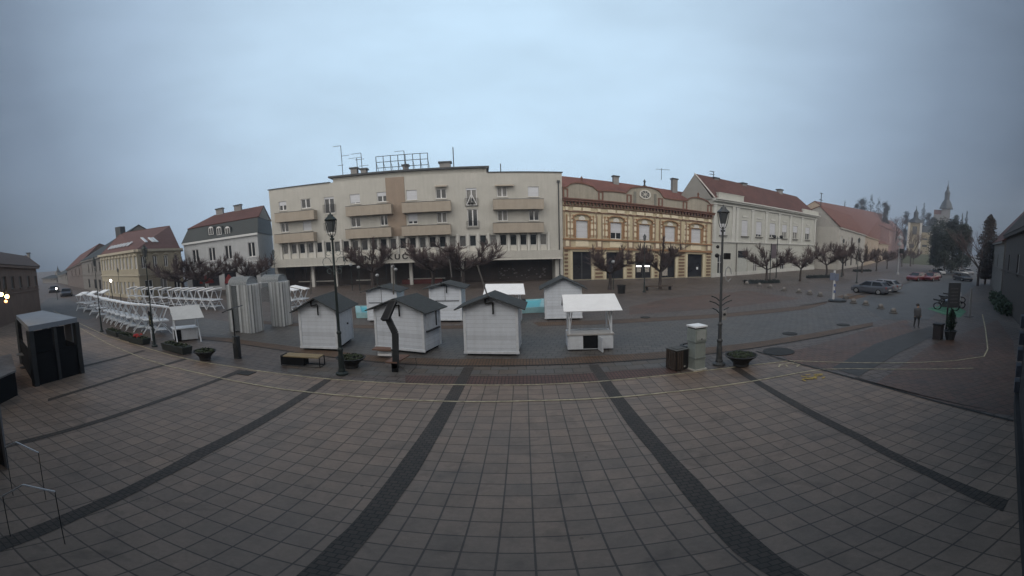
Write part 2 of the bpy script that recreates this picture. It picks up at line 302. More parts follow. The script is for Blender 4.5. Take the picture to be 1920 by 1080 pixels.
# reddish fields
sheet('reddish_field',px([(1455,660),(1500,655),(1640,614),(1700,600),(1720,640),(1640,660),(1560,694),(1480,677)]),M_redz,2)
sheet('reddish_field',px([(1640,720),(1740,650),(1870,600),(1900,640),(1915,780),(1860,775),(1700,738),(1600,706)]),M_redz,2)
sheet('reddish_field',px([(1180,590),(1380,575),(1500,560),(1400,545),(1250,560),(1180,575)]),M_redz,1)
sheet('reddish_field',px([(560,590),(700,600),(900,598),(1010,594),(1010,584),(850,584),(560,575)]),M_redz,1)
# asphalt street climbing to the church on the right
sheet('asphalt_street',px([(1600,566),(1660,600),(1740,600),(1800,560),(1845,520),(1830,486),(1812,482),(1790,488),(1750,505),(1700,532),(1650,545)]),M_asph,3)
sheet('asphalt_street',px([(60,584),(95,588),(165,600),(190,590),(130,562),(100,558),(90,560)]),M_asph,3)
strip('kerb',px([(1500,573),(1560,565),(1610,553),(1660,541),(1700,531),(1750,511),(1786,491)]),0.18,M_kerb,0,0.1)
strip('cream_line',px(L1),0.07,M_yel,5); strip('cream_line',px(L2),0.07,M_yel,5)
strip('cream_line',px([(1480,677),(1540,679),(1620,681),(1700,681),(1790,677),(1845,669)]),0.06,M_yel,6)
strip('cream_line',px([(1543,693),(1600,692),(1700,693),(1825,691)]),0.06,M_yel,6)
strip('cream_line',px([(1845,669),(1852,655),(1848,620),(1842,590)]),0.06,M_yel,6)
strip('drain_channel',px([(1418,659),(1480,678),(1545,695),(1610,712),(1700,738),(1800,765),(1900,790)]),0.08,M_gut,7)
M_greenp=mat('green_bay_paint',(0.05,0.17,0.10),0.7,0.25,2)
sheet('green_painted_bay',px([(1738,579),(1760,574),(1800,578),(1812,584),(1800,596),(1770,590)]),M_greenp,5)
for a,b in (((1748,577),(1808,590)),((1742,580),(1800,594))): strip('bay_marking',px([a,b]),0.05,mat('bay_line_paint',(0.25,0.35,0.28),0.7,0.3,5),6)
sheet('dark_paving_patch',px([(1560,690),(1640,645),(1700,625),(1745,612),(1760,625),(1680,665),(1610,706)]),mat('dark_paving',(0.052,0.050,0.048),0.6,0.25,2),3)
M_orange=mat('ochre_gravel_patch',(0.12,0.075,0.045),0.8,0.4,3)
sheet('ochre_patch',px([(1568,557),(1590,551),(1625,556),(1600,562)]),M_orange,5)
sheet('dark_paving_patch',px([(850,640),(905,600),(990,600),(1060,640),(1060,672),(860,672)]),M_greyz,3)
# worn paint marks and covers
def mark(x,y,w,h,m,lvl=6,name='paint_mark',n=7):
    random.seed(int(x)); c=at(x,y); mb=MB()
    for k in range(n):
        a=random.uniform(-w,w); b=random.uniform(-h,h); l=random.uniform(.15,.4); t=random.uniform(0,PI); d=Vector((math.cos(t),math.sin(t),0))*l/2; e=Vector((-d.y,d.x,0)).normalized()*0.03; q=c+Vector((a,b,0)); z=0.004*lvl+0.0004*k
        mb.add([(*(q+v).xy,z) for v in (d+e,-d+e,-d-e,d-e)],[(0,1,2,3)])
    o=mb.build(name,m); o['kind']='structure'
mark(1521,708,.4,.3,mat('yellow_mark_paint',(0.45,0.32,0.07),0.7,0.4,5),n=12)
mark(1480,686,.35,.25,M_yel,n=7)
def cover(x,y,r,sq=False,m=None,label=''):
    c=at(x,y); mb=MB(); mb.lathe([(r*1.15,0.012),(r*1.15,0.03),(r*0.98,0.032)],(0,0,0),4 if sq else 20,PI/4); k=mb.build('manhole_cover',m or M_gut,loc=c); tag(k,label,'manhole cover')
cover(1460,659.5,0.55,label='wide dark round ground cover beside the right bowl planter')
cover(1481,626,0.32,label='small dark round cover in the grey lane left of the other one')
cover(1581,609.5,0.32,label='small dark round cover in the grey lane nearest the parked cars')
cover(463,700,0.3,True,label='square dark drain cover near the leftmost bowl planter and cream lines')
cover(1210,595.5,0.25,label='small dark cover on the brown kerb strip behind the open stall')
# ---------------------------------------------------------------- light and sky
w=bpy.data.worlds.new('World'); SC.world=w; w.use_nodes=True; nt=w.node_tree; N=nt.nodes; L=nt.links; bg=N['Background']
sky=N.new('ShaderNodeTexSky'); sky.sky_type='NISHITA'; sky.sun_disc=False; SUNE,SUNA=R(48),R(195)
sky.sun_elevation=SUNE; sky.sun_rotation=SUNA; sky.air_density=1.0; sky.dust_density=4; sky.ozone_density=2
tc=N.new('ShaderNodeTexCoord')
def dotn(v):
    d=N.new('ShaderNodeVectorMath'); d.operation='DOT_PRODUCT'; L.new(tc.outputs['Generated'],d.inputs[0]); d.inputs[1].default_value=Vector(v).normalized(); return d.outputs['Value']
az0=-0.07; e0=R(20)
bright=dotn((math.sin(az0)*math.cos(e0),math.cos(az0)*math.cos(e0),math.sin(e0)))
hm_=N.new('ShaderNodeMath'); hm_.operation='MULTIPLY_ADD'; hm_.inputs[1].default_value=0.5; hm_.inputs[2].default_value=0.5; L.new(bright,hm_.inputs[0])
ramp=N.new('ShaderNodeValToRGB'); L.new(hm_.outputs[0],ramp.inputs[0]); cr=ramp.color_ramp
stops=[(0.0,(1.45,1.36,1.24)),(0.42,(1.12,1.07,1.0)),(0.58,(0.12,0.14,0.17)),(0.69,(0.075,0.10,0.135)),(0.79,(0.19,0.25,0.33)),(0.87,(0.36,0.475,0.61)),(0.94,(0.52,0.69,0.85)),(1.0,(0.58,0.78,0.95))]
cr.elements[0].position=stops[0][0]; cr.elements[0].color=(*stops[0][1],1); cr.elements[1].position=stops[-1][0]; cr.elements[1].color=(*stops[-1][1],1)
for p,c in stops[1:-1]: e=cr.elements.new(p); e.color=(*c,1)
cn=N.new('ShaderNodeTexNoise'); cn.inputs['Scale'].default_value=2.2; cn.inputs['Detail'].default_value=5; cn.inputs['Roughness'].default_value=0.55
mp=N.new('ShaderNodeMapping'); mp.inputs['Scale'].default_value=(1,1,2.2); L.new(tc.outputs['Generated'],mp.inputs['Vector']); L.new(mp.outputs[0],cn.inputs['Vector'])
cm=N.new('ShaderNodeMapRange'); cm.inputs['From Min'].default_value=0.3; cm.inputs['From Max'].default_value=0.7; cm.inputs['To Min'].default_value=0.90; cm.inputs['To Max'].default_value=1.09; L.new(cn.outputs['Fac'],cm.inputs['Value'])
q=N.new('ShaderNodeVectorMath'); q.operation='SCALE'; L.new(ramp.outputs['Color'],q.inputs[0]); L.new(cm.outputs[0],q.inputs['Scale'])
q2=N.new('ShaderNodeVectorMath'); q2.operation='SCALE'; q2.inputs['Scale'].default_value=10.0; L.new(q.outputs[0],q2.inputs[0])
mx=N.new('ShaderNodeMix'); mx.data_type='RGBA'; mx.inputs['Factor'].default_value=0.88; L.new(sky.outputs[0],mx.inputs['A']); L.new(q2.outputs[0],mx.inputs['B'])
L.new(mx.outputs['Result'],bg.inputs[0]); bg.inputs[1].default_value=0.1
sl=bpy.data.lights.new('sun','SUN'); sl.energy=0.6; sl.angle=R(40); sl.color=(1,0.96,0.9); so=bpy.data.objects.new('sun',sl); COL.objects.link(so)
sd=Vector((math.sin(SUNA)*math.cos(SUNE),math.cos(SUNA)*math.cos(SUNE),math.sin(SUNE)))*-1
so.rotation_euler=sd.to_track_quat('-Z','Y').to_euler()
SC.view_settings.view_transform='Standard'; SC.view_settings.look='None'; SC.view_settings.exposure=0.22; SC.view_settings.gamma=1
hz=MB(); hz.box(-260,420,-60,420,-1.5,75); HZ=hz.build('haze',None or mat('x_tmp',(1,1,1))); HZ.data.materials.clear()
hm=bpy.data.materials.new('thin_grey_fog'); hm.use_nodes=True; hn=hm.node_tree.nodes; hl=hm.node_tree.links; hn.remove(hn['Principled BSDF']); pv=hn.new('ShaderNodeVolumePrincipled')
pv.inputs['Color'].default_value=(0.72,0.8,0.95,1); pv.inputs['Density'].default_value=0.0009; hl.new(pv.outputs[0],hn['Material Output'].inputs['Volume']); HZ.data.materials.append(hm); HZ['kind']='stuff'
tag(HZ,'thin bluish grey morning fog lying over the whole square')
# ---------------------------------------------------------------- apartment block with the shop floor
M_apt=mat('beige_grey_render',(0.43,0.425,0.395),0.85,0.08,0.6,streak=0.10)
M_aptL=mat('pale_render_trim',(0.52,0.52,0.50),0.8,0.08,1,streak=0.10)
M_tan=mat('tan_balcony_render',(0.34,0.30,0.25),0.85,0.08,1,streak=0.12)
M_brownp=mat('brown_render_panel',(0.27,0.215,0.17),0.85,0.08,1,streak=0.1)
M_coping=mat('dark_metal_coping',(0.05,0.055,0.06),0.5,0.2,3,metal=0.5)
M_ledge=mat('off_white_ledge',(0.55,0.54,0.50),0.7,0.08,1,streak=0.15)
B_=at(1050,527); ANG=0.1
_d=Vector((math.cos(ANG),math.sin(ANG),0)); LAPT=34.1; A_=B_+_d*0.4-_d*LAPT
F=Fr(A_,ANG)
def rects(F,l,off=0.0,zs=None,size=None):
    out=[]
    for x0,x1,y0,y1 in l:
        yc=(y0+y1)/2; xc=(x0+x1)/2
        u0=F.uz(x0,yc,off)[0]; u1=F.uz(x1,yc,off)[0]; zt=F.uz(xc,y0,off)[1]; zb=F.uz(xc,y1,off)[1]
        if zs: zb,zt=zs
        out.append((u0,u1,zb,zt))
    return out
def med(l): l=sorted(l); return l[len(l)//2]
apt=thing('apartment_block','long beige four storey apartment block with tan balconies over a dark shop floor','building',F.A,ANG)
ZTOP=14.8
# window openings measured on the facade plane
up=rects(F,[(523,537,377,393),(564,582,371,389),(656,675,363,382),(707,727,360,378),(762,782,357,376),(817,837,355,374),(932,951,355,371),(990,1010,352,371)])
zu=(med([r[2] for r in up]),med([r[3] for r in up]))
fu=rects(F,[(608,627,367,398),(874,894,355,387)])
mi=rects(F,[(527,541,418,434),(568,584,415,432),(658,676,403,424),(713,727,402,420),(765,783,400,421),(819,838,398,419),(933,952,397,416),(992,1011,397,415)])
zm=(med([r[2] for r in mi]),med([r[3] for r in mi]))
fm_=rects(F,[(610,628,403,432),(877,896,396,430)])
zfu=(sum(r[2] for r in fu)/2,sum(r[3] for r in fu)/2); zfm=(sum(r[2] for r in fm_)/2,sum(r[3] for r in fm_)/2)
holes=[]; W=[]
for r,s in zip(up,[.45,0,.88,.42,1,.0,.0,1]): W.append((r[0],r[1],zu[0],zu[1],'sash',s))
for r,s in zip(mi,[0,1,0,0,.75,0,0,0]): W.append((r[0],r[1],zm[0],zm[1],'sash',s))
for r in fu: W.append((r[0],r[1],zfu[0],zfu[1],'french',0.12))
for r in fm_: W.append((r[0],r[1],zfm[0],zfm[1],'french',0))
Z3T=F.uz(1010,439)[1]; Z3B=F.uz(1010,459)[1]; Z3P=F.uz(1010,469)[1]; ZF0=F.uz(980,486)[1]
us=[F.uz(x,449)[0] for x in (1019,886.7)]; pitch=(us[0]-us[1])/7; n3=int((us[0]-0.7)/pitch)+1
thirds=[us[0]-i*pitch for i in range(n3)]
for i,u in enumerate(thirds): W.append((u-pitch*0.33,u+pitch*0.33,Z3B,Z3T,'single' ,0))
holes=[w_[:4] for w_ in W]
mb=MB(); wall(mb,0,LAPT,ZF0,ZTOP,holes); shell(mb,0,LAPT,0,13,ZF0,ZTOP); mb.build('wall',M_apt,apt)
for k,(a,b,c,d,s,sh) in enumerate(W):
    w_=win(apt,a,b,c,d,style=s,shut=sh,fr=0.05 if s=='single' else 0.08,sill=None if s=='single' else (M_ledge,0.08,0.1,0.12))
    if s=='single': m=MB(); m.box(a,b,-0.05,-0.004,Z3P,Z3B-0.06); m.build('spandrel_panel',M_ledge,w_)
mb=MB()
for u in [thirds[-1]-pitch/2]+[t+pitch/2 for t in thirds]: mb.box(u-0.13,u+0.13,-0.22,-0.003,Z3P-0.02,Z3T+0.25); mb.cut()
mb.build_each('wall_fin',M_aptL,apt)
br_=F.uz(725,380)[0],F.uz(760,380)[0]
mb=MB(); mb.box(br_[0],br_[1],-0.06,-0.002,Z3T+0.26,ZTOP-0.03); mb.build('brown_wall_panel',M_brownp,apt)
mb=MB(); mb.box(-0.1,F.uz(618,339)[0],-0.12,0.4,ZTOP,ZTOP+0.12); mb.cut(); mb.box(F.uz(914,324)[0],LAPT+0.1,-0.12,0.4,ZTOP,ZTOP+0.12); mb.build_each('coping',M_coping,apt)
# balconies
for row,(z0,z1) in (('u',(F.uz(970,392,-1.1)[1],F.uz(970,373,-1.1)[1])),('l',(F.uz(970,436,-1.1)[1],F.uz(970,417.5,-1.1)[1]))):
    for x0,x1 in ((513,587),(647,733),(753,845),(925,1020)):
        yy=385 if row=='u' else 430
        a=F.uz(x0,yy,-1.1)[0]; b=F.uz(x1,yy,-1.1)[0]
        m=MB(); m.box(a,b,-1.1,-0.98,z0,z1); m.box(a,a+0.12,-0.979,-0.003,z0,z1); m.box(b-0.12,b,-0.979,-0.003,z0,z1); m.box(a+0.121,b-0.121,-0.979,-0.003,z0,z0+0.15)
        bo=m.build('balcony',M_tan,apt)
        m=MB(); m.box(a-0.02,b+0.02,-1.13,-0.95,z1,z1+0.05); m.build('rail',M_coping,bo)
# french balcony rails and ornament of the lit star
for (a,b,z0,_z),orn in ((fu[0],0),(fu[1],1),(fm_[0],0),(fm_[1],0)):
    m=MB(); zb=z0+0.05
    for zz in (zb,zb+1.0): m.box(a-0.15,b+0.15,-0.16,-0.12,zz,zz+0.04)
    k=int((b-a+0.3)/0.12)
    for i in range(k+1): x=a-0.15+i*(b-a+0.3)/k; m.box(x-0.012,x+0.012,-0.15,-0.13,zb+0.04,zb+1.0)
    m.build('french_balcony_rail',M_black,apt)
    if orn:
        m=MB(); c=(a+b)/2
        m.path([(c-0.55,-0.24,zb+0.1),(c,-0.24,zb+1.6),(c+0.55,-0.24,zb+0.1),(c-0.55,-0.24,zb+0.1)],0.05)
        s=m.build('triangle_ornament',M_frame,apt)
        m=MB(); m.ball((c-0.3,-0.32,zb+0.35),0.14); m.cut(); m.ball((c+0.05,-0.32,zb+0.3),0.16); m.cut(); m.ball((c+0.1,-0.32,zb+0.8),0.13); m.build_each('bauble',M_black,s)
# fascia above the shops with raised dark letters
ZFT=F.uz(980,469.7)[1]
mb=MB(); mb.box(0.05,LAPT-0.3,-1.0,-0.004,ZF0+0.15,ZFT); fa=mb.build('shop_fascia',M_apt,apt)
mb=MB(); mb.box(0.0,LAPT-0.25,-1.1,-0.004,ZF0,ZF0+0.149); mb.build('fascia_edge',M_ledge,fa)
zl=F.uz(760,481.5,-1.0)[1]; M_let=mat('dark_sign_letters',(0.025,0.022,0.022),0.6,0.1,4)
for ch,pxx in zip('ROBNAKUĆA',(647,661,675,689,703,731,745,759.5,775)):
    letters(ch,0.95,M_let,fa,(F.uz(pxx,480,-1.0)[0],-1.035,zl),off=0.025,ext=0.03)
# shop floor: recessed dark glazing between pillars
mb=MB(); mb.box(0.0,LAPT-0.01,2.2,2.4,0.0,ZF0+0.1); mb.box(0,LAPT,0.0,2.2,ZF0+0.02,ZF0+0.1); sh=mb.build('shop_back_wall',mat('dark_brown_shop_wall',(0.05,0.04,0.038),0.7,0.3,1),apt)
mb=MB()
for x in (517,585,628,735,770,867,1046):
    u=F.uz(x,505)[0]; mb.box(u-0.18,u+0.18,0.1,0.5,0,ZF0+0.02); mb.cut()
mb.box(LAPT-0.9,LAPT-0.01,0.01,2.19,0,ZF0+0.02); mb.cut(); mb.box(0.01,0.35,0.01,2.19,0,ZF0+0.02)
mb.build_each('pillar',M_aptL,apt)
wins=[(535,567),(574,620),(640,700),(706,742),(775,800),(803,835),(838,864),(902,918),(935,988),(992,1030)]
for x0,x1 in wins:
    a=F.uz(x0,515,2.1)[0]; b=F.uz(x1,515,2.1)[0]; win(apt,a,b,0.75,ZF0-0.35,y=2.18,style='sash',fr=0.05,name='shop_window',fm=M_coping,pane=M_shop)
mb=MB()
for x0,x1 in ((590,628),(668,700),(765,835),(560,585)):
    a=F.uz(x0,525,1.6)[0]; b=F.uz(x1,525,1.6)[0]; mb.box(a,b,1.55,1.6,0.62,0.74); mb.cut()
mb.build_each('shop_sill',M_ledge,apt)
mb=MB(); mb.box(F.uz(755,540,1.3)[0],F.uz(830,540,1.3)[0],1.2,2.1,0,0.6); mb.build('red_plinth',mat('dull_red_panel',(0.12,0.03,0.03),0.7,0.3,2),apt)
# window displays behind the right hand shop window
random.seed(5)
mb=MB()
for i in range(34):
    u=F.uz(random.uniform(937,1025),510,1.9)[0]; z=random.uniform(0.3,1.7); s_=random.uniform(.04,.13); mb.box(u-s_,u+s_,1.95,2.05,z,z+s_*1.6); mb.cut()
mb.build_each('shop_goods',mat('pale_shop_goods',(0.22,0.2,0.21),0.7,0.8,9),apt)
mb=MB(); u=F.uz(1047.5,400)[0]; mb.tube((u,-0.1,0),(u,-0.1,ZTOP-1.4),0.06,n=8); mb.box(u-0.15,u+0.15,-0.22,0,ZTOP-1.4,ZTOP-1.1); mb.build('downpipe',M_coping,apt)
# awnings
for x0,x1,y in ((815,838,348),(928,964,346.5)):
    a,z=F.uz(x0,y,-0.5); b=F.uz(x1,y,-0.5)[0]; mb=MB(); mb.hexa([(a,-0.6,z-0.2),(b,-0.6,z-0.2),(b,0,z),(a,0,z)],[(a,-0.6,z-0.14),(b,-0.6,z-0.14),(b,0,z+0.1),(a,0,z+0.1)]); mb.build('awning',M_tan,apt)
# set back top floor
o3=2.5; pa=F.uz(618,333,o3)[0]; pb=F.uz(912,320,o3)[0]; zt=F.uz(780,318,o3)[1]
mb=MB(); mb.box(pa+0.4,pb,o3,10,ZTOP,zt-0.25); ph=mb.build('set_back_floor',M_apt,apt)
mb=MB(); mb.box(pa,pb+0.3,o3-0.6,10.4,zt-0.25,zt); mb.build('flat_roof',M_coping,ph)
# scaffold of the old roof sign
x0,x1=F.uz(705,300,3.5)[0],F.uz(802,295,3.5)[0]; zz=F.uz(753,290,3.5)[1]
mb=MB(); k=7
for i in range(k+1):
    u=x0+(x1-x0)*i/k; mb.tube((u,3.5,zt),(u,3.5,zz),0.05,n=5); mb.tube((u,3.5,zz-0.9),(u+0.1,4.6,zt),0.03,n=4)
for f_ in (1,0.66,0.33): mb.tube((x0,3.5,zt+(zz-zt)*f_),(x1,3.5,zt+(zz-zt)*f_),0.05,n=5)
mb.build('sign_scaffold',M_coping,apt)
for x,y,wd,tp in ((665,323,0.8,314.5),(683,322,0.7,316),(761,318,0.6,309),(835,314,1.3,303.5)):
    u=F.uz(x,y,4.5)[0]; zc=F.uz(x,tp,4.5)[1]; mb=MB(); mb.box(u-wd/2,u+wd/2,4.1,4.9,zt,zc-0.25); c=mb.build('chimney',mat('grey_chimney_render',(0.22,0.22,0.22),0.9,0.2,2),apt); mb=MB(); mb.box(u-wd/2-.15,u+wd/2+.15,4.0,5.0,zc-0.25,zc); mb.build('chimney_cap',M_coping,c)
def antenna(par,u,y,z0,z1,arms,r=0.03,name='antenna'):
    mb=MB(); mb.tube((u,y,z0),(u,y,z1),r,n=5)
    for (za,l,off,nn) in arms:
        zq=z0+(z1-z0)*za; mb.tube((u-l*(0.5-off),y,zq),(u+l*(0.5+off),y,zq+0.05),r*0.7,n=4)
        for i in range(nn): xx=u-l*(0.5-off)+l*(i+.5)/nn; mb.tube((xx,y-0.25,zq),(xx,y+0.25,zq),r*0.4,n=3)
    mb.build(name,M_coping,par)
for x,yb,yt,arms in ((643,328,273,[(1,1.0,-.5,5),(.4,.7,-.3,4),(.68,1.0,.5,4)]),(670,314,296,[(.9,1.2,.3,5),(1,1.8,-.1,0)]),(679,318,287,[(1,1.3,-.5,6),(.45,1.2,.2,5)]),(759,309,283,[(1,1.2,-.5,5)]),(851,313,276,[]),(939,323,307,[])):
    u=F.uz(x,yb,4.5)[0]; antenna(apt,u,4.5,ZTOP if x>930 else zt,F.uz(x,yt,4.5)[1],arms,0.045 if arms else 0.06)
# ---------------------------------------------------------------- yellow and terracotta facade
Y0=F.w(LAPT+0.05,0); YANG=0.05; Fy=Fr(Y0,YANG)
UY=Fy.uz(1334,460)[0]
zc0=Fy.uz(1057,382)[1]; zc1=Fy.uz(1331.7,408)[1]; KW=(zc1/zc0-1)/UY
def wy(p): return (p[0],p[1],p[2]*(1+KW*p[0]))
def yz(x,y,off=0): u,z=Fy.uz(x,y,off); return u,z/(1+KW*u)
M_cream=mat('cream_plaster',(0.49,0.43,0.30),0.85,0.08,1.5,streak=0.12)
M_ochre=mat('ochre_orange_plaster',(0.28,0.165,0.09),0.85,0.1,1.5,streak=0.12)
M_rust=mat('dull_red_brown_plaster',(0.15,0.075,0.055),0.85,0.12,1.5,streak=0.1)
M_attic=mat('grey_cream_attic_plaster',(0.30,0.28,0.235),0.85,0.1,1.5,streak=0.2)
yb=thing('ornate_facade_building','ornate cream and ochre building with a round rose window in its curved gable','building',Fy.A,YANG)
yw=[yz(x,430) for x in (1091,1155,1208.2,1256,1305)]
uc=[q[0] for q in yw]; zwb=yz(1091,446)[1]; zwt=yz(1091,414)[1]
shops=[(1074,1109),(1137,1169),(1191,1221),(1239,1266),(1289,1317)]
sh_=[(yz(a,500)[0],yz(b,500)[0]) for a,b in shops]; zst=yz(1091,472)[1]
hol=[(u-0.66,u+0.66,zwb,zwt) for u in uc]+[(a,b,0.12,zst) for a,b in sh_]
ZC=yz(1091,378)[1]; ZA=yz(1130,359)[1]
mb=MB(); mb.warp=wy; wall(mb,0,UY,0,ZC,hol,depth=0.3); shell(mb,0,UY,0,12,0,ZC); mb.build('wall',M_cream,yb)
for i,u in enumerate(uc):
    win(yb,u-0.66,u+0.66,zwb,zwt,y=0.2,style='cross',shut=[1,.62,.95,1,1][i],warp=wy)
for i,(a,b) in enumerate(sh_):
    win(yb,a,b,0.12,zst,y=0.25,style='sash' if i in(0,2) else 'single',warp=wy,fr=0.09,name='shop_window',fm=M_coping,pane=M_shop)
mb=MB(); mb.warp=wy
zs1=yz(1091,448.4)[1]; zs2=yz(1091,463)[1]
mb.box(0,UY,-0.25,-0.002,zs1-0.12,zs1+0.1); mb.cut(); mb.box(0,UY,-0.3,-0.002,zs2-0.35,zs2-0.05)
mb.build_each('string_course',M_ochre,yb)
mb=MB(); mb.warp=wy; mb.box(-0.02,UY+0.1,-0.55,-0.002,ZC-0.1,ZC+0.18); mb.box(-0.02,UY+0.1,-0.7,0.2,ZC+0.181,ZC+0.32); mb.box(0,UY,-0.15,-0.002,ZC-0.75,ZC-0.62); mb.box(0,UY,-0.15,-0.002,ZC-1.5,ZC-1.38)
n=46
for i in range(n): u=(i+.5)*UY/n; mb.box(u-0.08,u+0.08,-0.4,-0.004,ZC-0.5,ZC-0.101)
mb.build('cornice',M_rust,yb)
# pilasters between the bays: ochre frames with cream panels
bays=[0]+[(uc[i]+uc[i+1])/2 for i in range(4)]+[UY]
pil=[0.45]+bays[1:5]+[UY-0.4]
mb=MB(); mb.warp=wy
for u in pil:
    for s_ in (-0.34,0.34): mb.box(u+s_-0.06,u+s_+0.06,-0.12,-0.003,zs1+0.11,ZC-1.51)
    mb.box(u-0.4,u+0.4,-0.13,-0.003,zs2-0.04,zs1-0.13); mb.cut()
mb.build_each('pilaster',mat('grey_brown_pilaster',(0.25,0.19,0.14),0.85,0.1,2),yb)
mb=MB(); mb.warp=wy
for k,u in enumerate(uc):
    for s_ in (-1,1):
        for off,wd in ((0.98,0.09),(1.32,0.075),(1.72,0.075)):
            if abs(s_*off)+0.2>min(u-bays[k],bays[k+1]-u): 
                if off>1.5: continue
            mb.box(u+s_*off-wd,u+s_*off+wd,-0.09,-0.003,zs1+0.3,ZC-1.9)
    mb.box(u-0.86,u+0.86,-0.1,-0.003,zwt+0.02,zwt+0.12)
    mb.box(u-0.86,u-0.68,-0.11,-0.003,zwb,zwt+0.02); mb.box(u+0.68,u+0.86,-0.11,-0.003,zwb,zwt+0.02); mb.cut()
mb.build_each('window_surround',M_ochre,yb)
mb=MB(); mb.warp=wy; random.seed(3)
for k,u in enumerate(uc):
    for s_ in (-1,1):
        for j in range(3): z=zs1+0.5+j*(ZC-1.9-zs1-0.6)/3; mb.box(u+s_*1.15-0.13,u+s_*1.15+0.13,-0.10,-0.004,z+0.08,z+0.72); mb.cut()
        if min(u-bays[k],bays[k+1]-u)>1.7:
            for j in range(3): z=zs1+0.5+j*(ZC-1.9-zs1-0.6)/3; mb.box(u+s_*1.52-0.11,u+s_*1.52+0.11,-0.10,-0.004,z+0.08,z+0.72); mb.cut()
    for s_ in (-0.55,0.55): mb.box(u+s_-0.45,u+s_+0.45,-0.16,-0.004,ZC-1.3,ZC-0.85); mb.cut()
    mb.box(u-0.75,u+0.75,-0.1,-0.004,zs2+0.05,zs1-0.2); mb.cut()
for u in pil: mb.box(u-0.2,u+0.2,-0.16,-0.131,zs2+0.1,zs1-0.25); mb.cut(); mb.box(u-0.16,u+0.16,-0.16,-0.004,ZC-1.3,ZC-0.85); mb.cut()
mb.build_each('cream_panel',mat('light_cream_plaster',(0.60,0.54,0.41),0.85,0.1,2),yb)
# arched hoods over the windows with a white crest under each
mb=MB(); mb.warp=wy; cr_=MB(); cr_.warp=wy
for u in uc:
    pts=[(u+math.cos(t)*1.0,zwt+0.30+math.sin(t)*0.55) for t in [PI*j/10 for j in range(11)]]
    for (xa,za),(xb,zb2) in zip(pts[:-1],pts[1:]): mb.hexa([(xb,-0.3,zb2),(xa,-0.3,za),(xa,-0.003,za),(xb,-0.003,zb2)],[(xb,-0.3,zb2+0.16),(xa,-0.3,za+0.16),(xa,-0.003,za+0.16),(xb,-0.003,zb2+0.16)])
    mb.box(u-1.2,u-0.9,-0.3,-0.003,zwt+0.2,zwt+0.36); mb.box(u+0.9,u+1.2,-0.3,-0.003,zwt+0.2,zwt+0.36); mb.cut()
    cr_.prism([(u-.38,zwt+.14),(u-.2,zwt+.1),(u+.2,zwt+.1),(u+.38,zwt+.14),(u+.3,zwt+.5),(u+.12,zwt+.66),(u-.12,zwt+.66),(u-.3,zwt+.5)],-0.13,-0.004); cr_.cut()
mb.build_each('window_hood',M_ochre,yb); cr_.build_each('crest',M_ledge,yb)
# striped quoins between the shop openings
mb=MB(); mb.warp=wy
qs=[(0.1,sh_[0][0]-0.55)]+[(sh_[i][1]+0.45,sh_[i+1][0]-0.45) for i in range(4)]+[(sh_[4][1]+0.55,UY-0.1)]
for a,b in qs:
    c=(a+b)/2; a,b=c-min(0.55,(b-a)/2),c+min(0.55,(b-a)/2); z=0.35
    while z<zst+0.3: mb.box(a,b,-0.1,-0.003,z,z+0.26); z+=0.52
    mb.cut()
mb.build_each('striped_quoin',mat('brown_quoin_stone',(0.17,0.11,0.075),0.85,0.15,3),yb)
mb=MB(); mb.warp=wy
for a,b in sh_: mb.box(a-0.28,a-0.02,-0.08,-0.003,0.1,zst+0.02); mb.box(b+0.02,b+0.28,-0.08,-0.003,0.1,zst+0.02); mb.box(a-0.28,b+0.28,-0.08,-0.003,zst+0.021,zst+0.3); mb.cut()
mb.build_each('shop_surround',mat('pale_yellow_plaster',(0.54,0.49,0.36),0.85,0.1,2),yb)
mb=MB(); mb.warp=wy; mb.box(0,UY,-0.12,-0.005,0,0.1); mb.build('plinth',M_kerb,yb)
# lit signs inside the middle shop
M_lit=mat('lit_sign',(0.9,0.9,0.9),0.5,0.0,1,emit=(1,0.98,0.95),estr=3.0)
for x in (1197.5,1213): 
    u,z=yz(x,499,0.2); mb=MB(); mb.warp=wy; mb.box(u-0.3,u+0.3,0.12,0.15,z-0.1,z+0.1); mb.build('lit_sign',M_lit,yb)
    mb=MB(); mb.warp=wy; mb.box(u-0.26,u+0.26,0.12,0.15,z-0.9,z-0.3); mb.build('poster',mat('pale_poster',(0.35,0.33,0.3),0.6,0.8,9),yb)
u,z=yz(1246,508,0.2); mb=MB(); mb.warp=wy; mb.box(u-0.35,u+0.35,0.12,0.15,z-0.75,z+0.75); mb.build('poster',mat('pale_poster',(0.35,0.33,0.3)),yb)
u,z=yz(1307,503,0.2); mb=MB(); mb.warp=wy; mb.box(u-0.12,u+0.12,0.17,0.19,z-0.2,z+0.2); mb.build('notice',M_frame,yb)
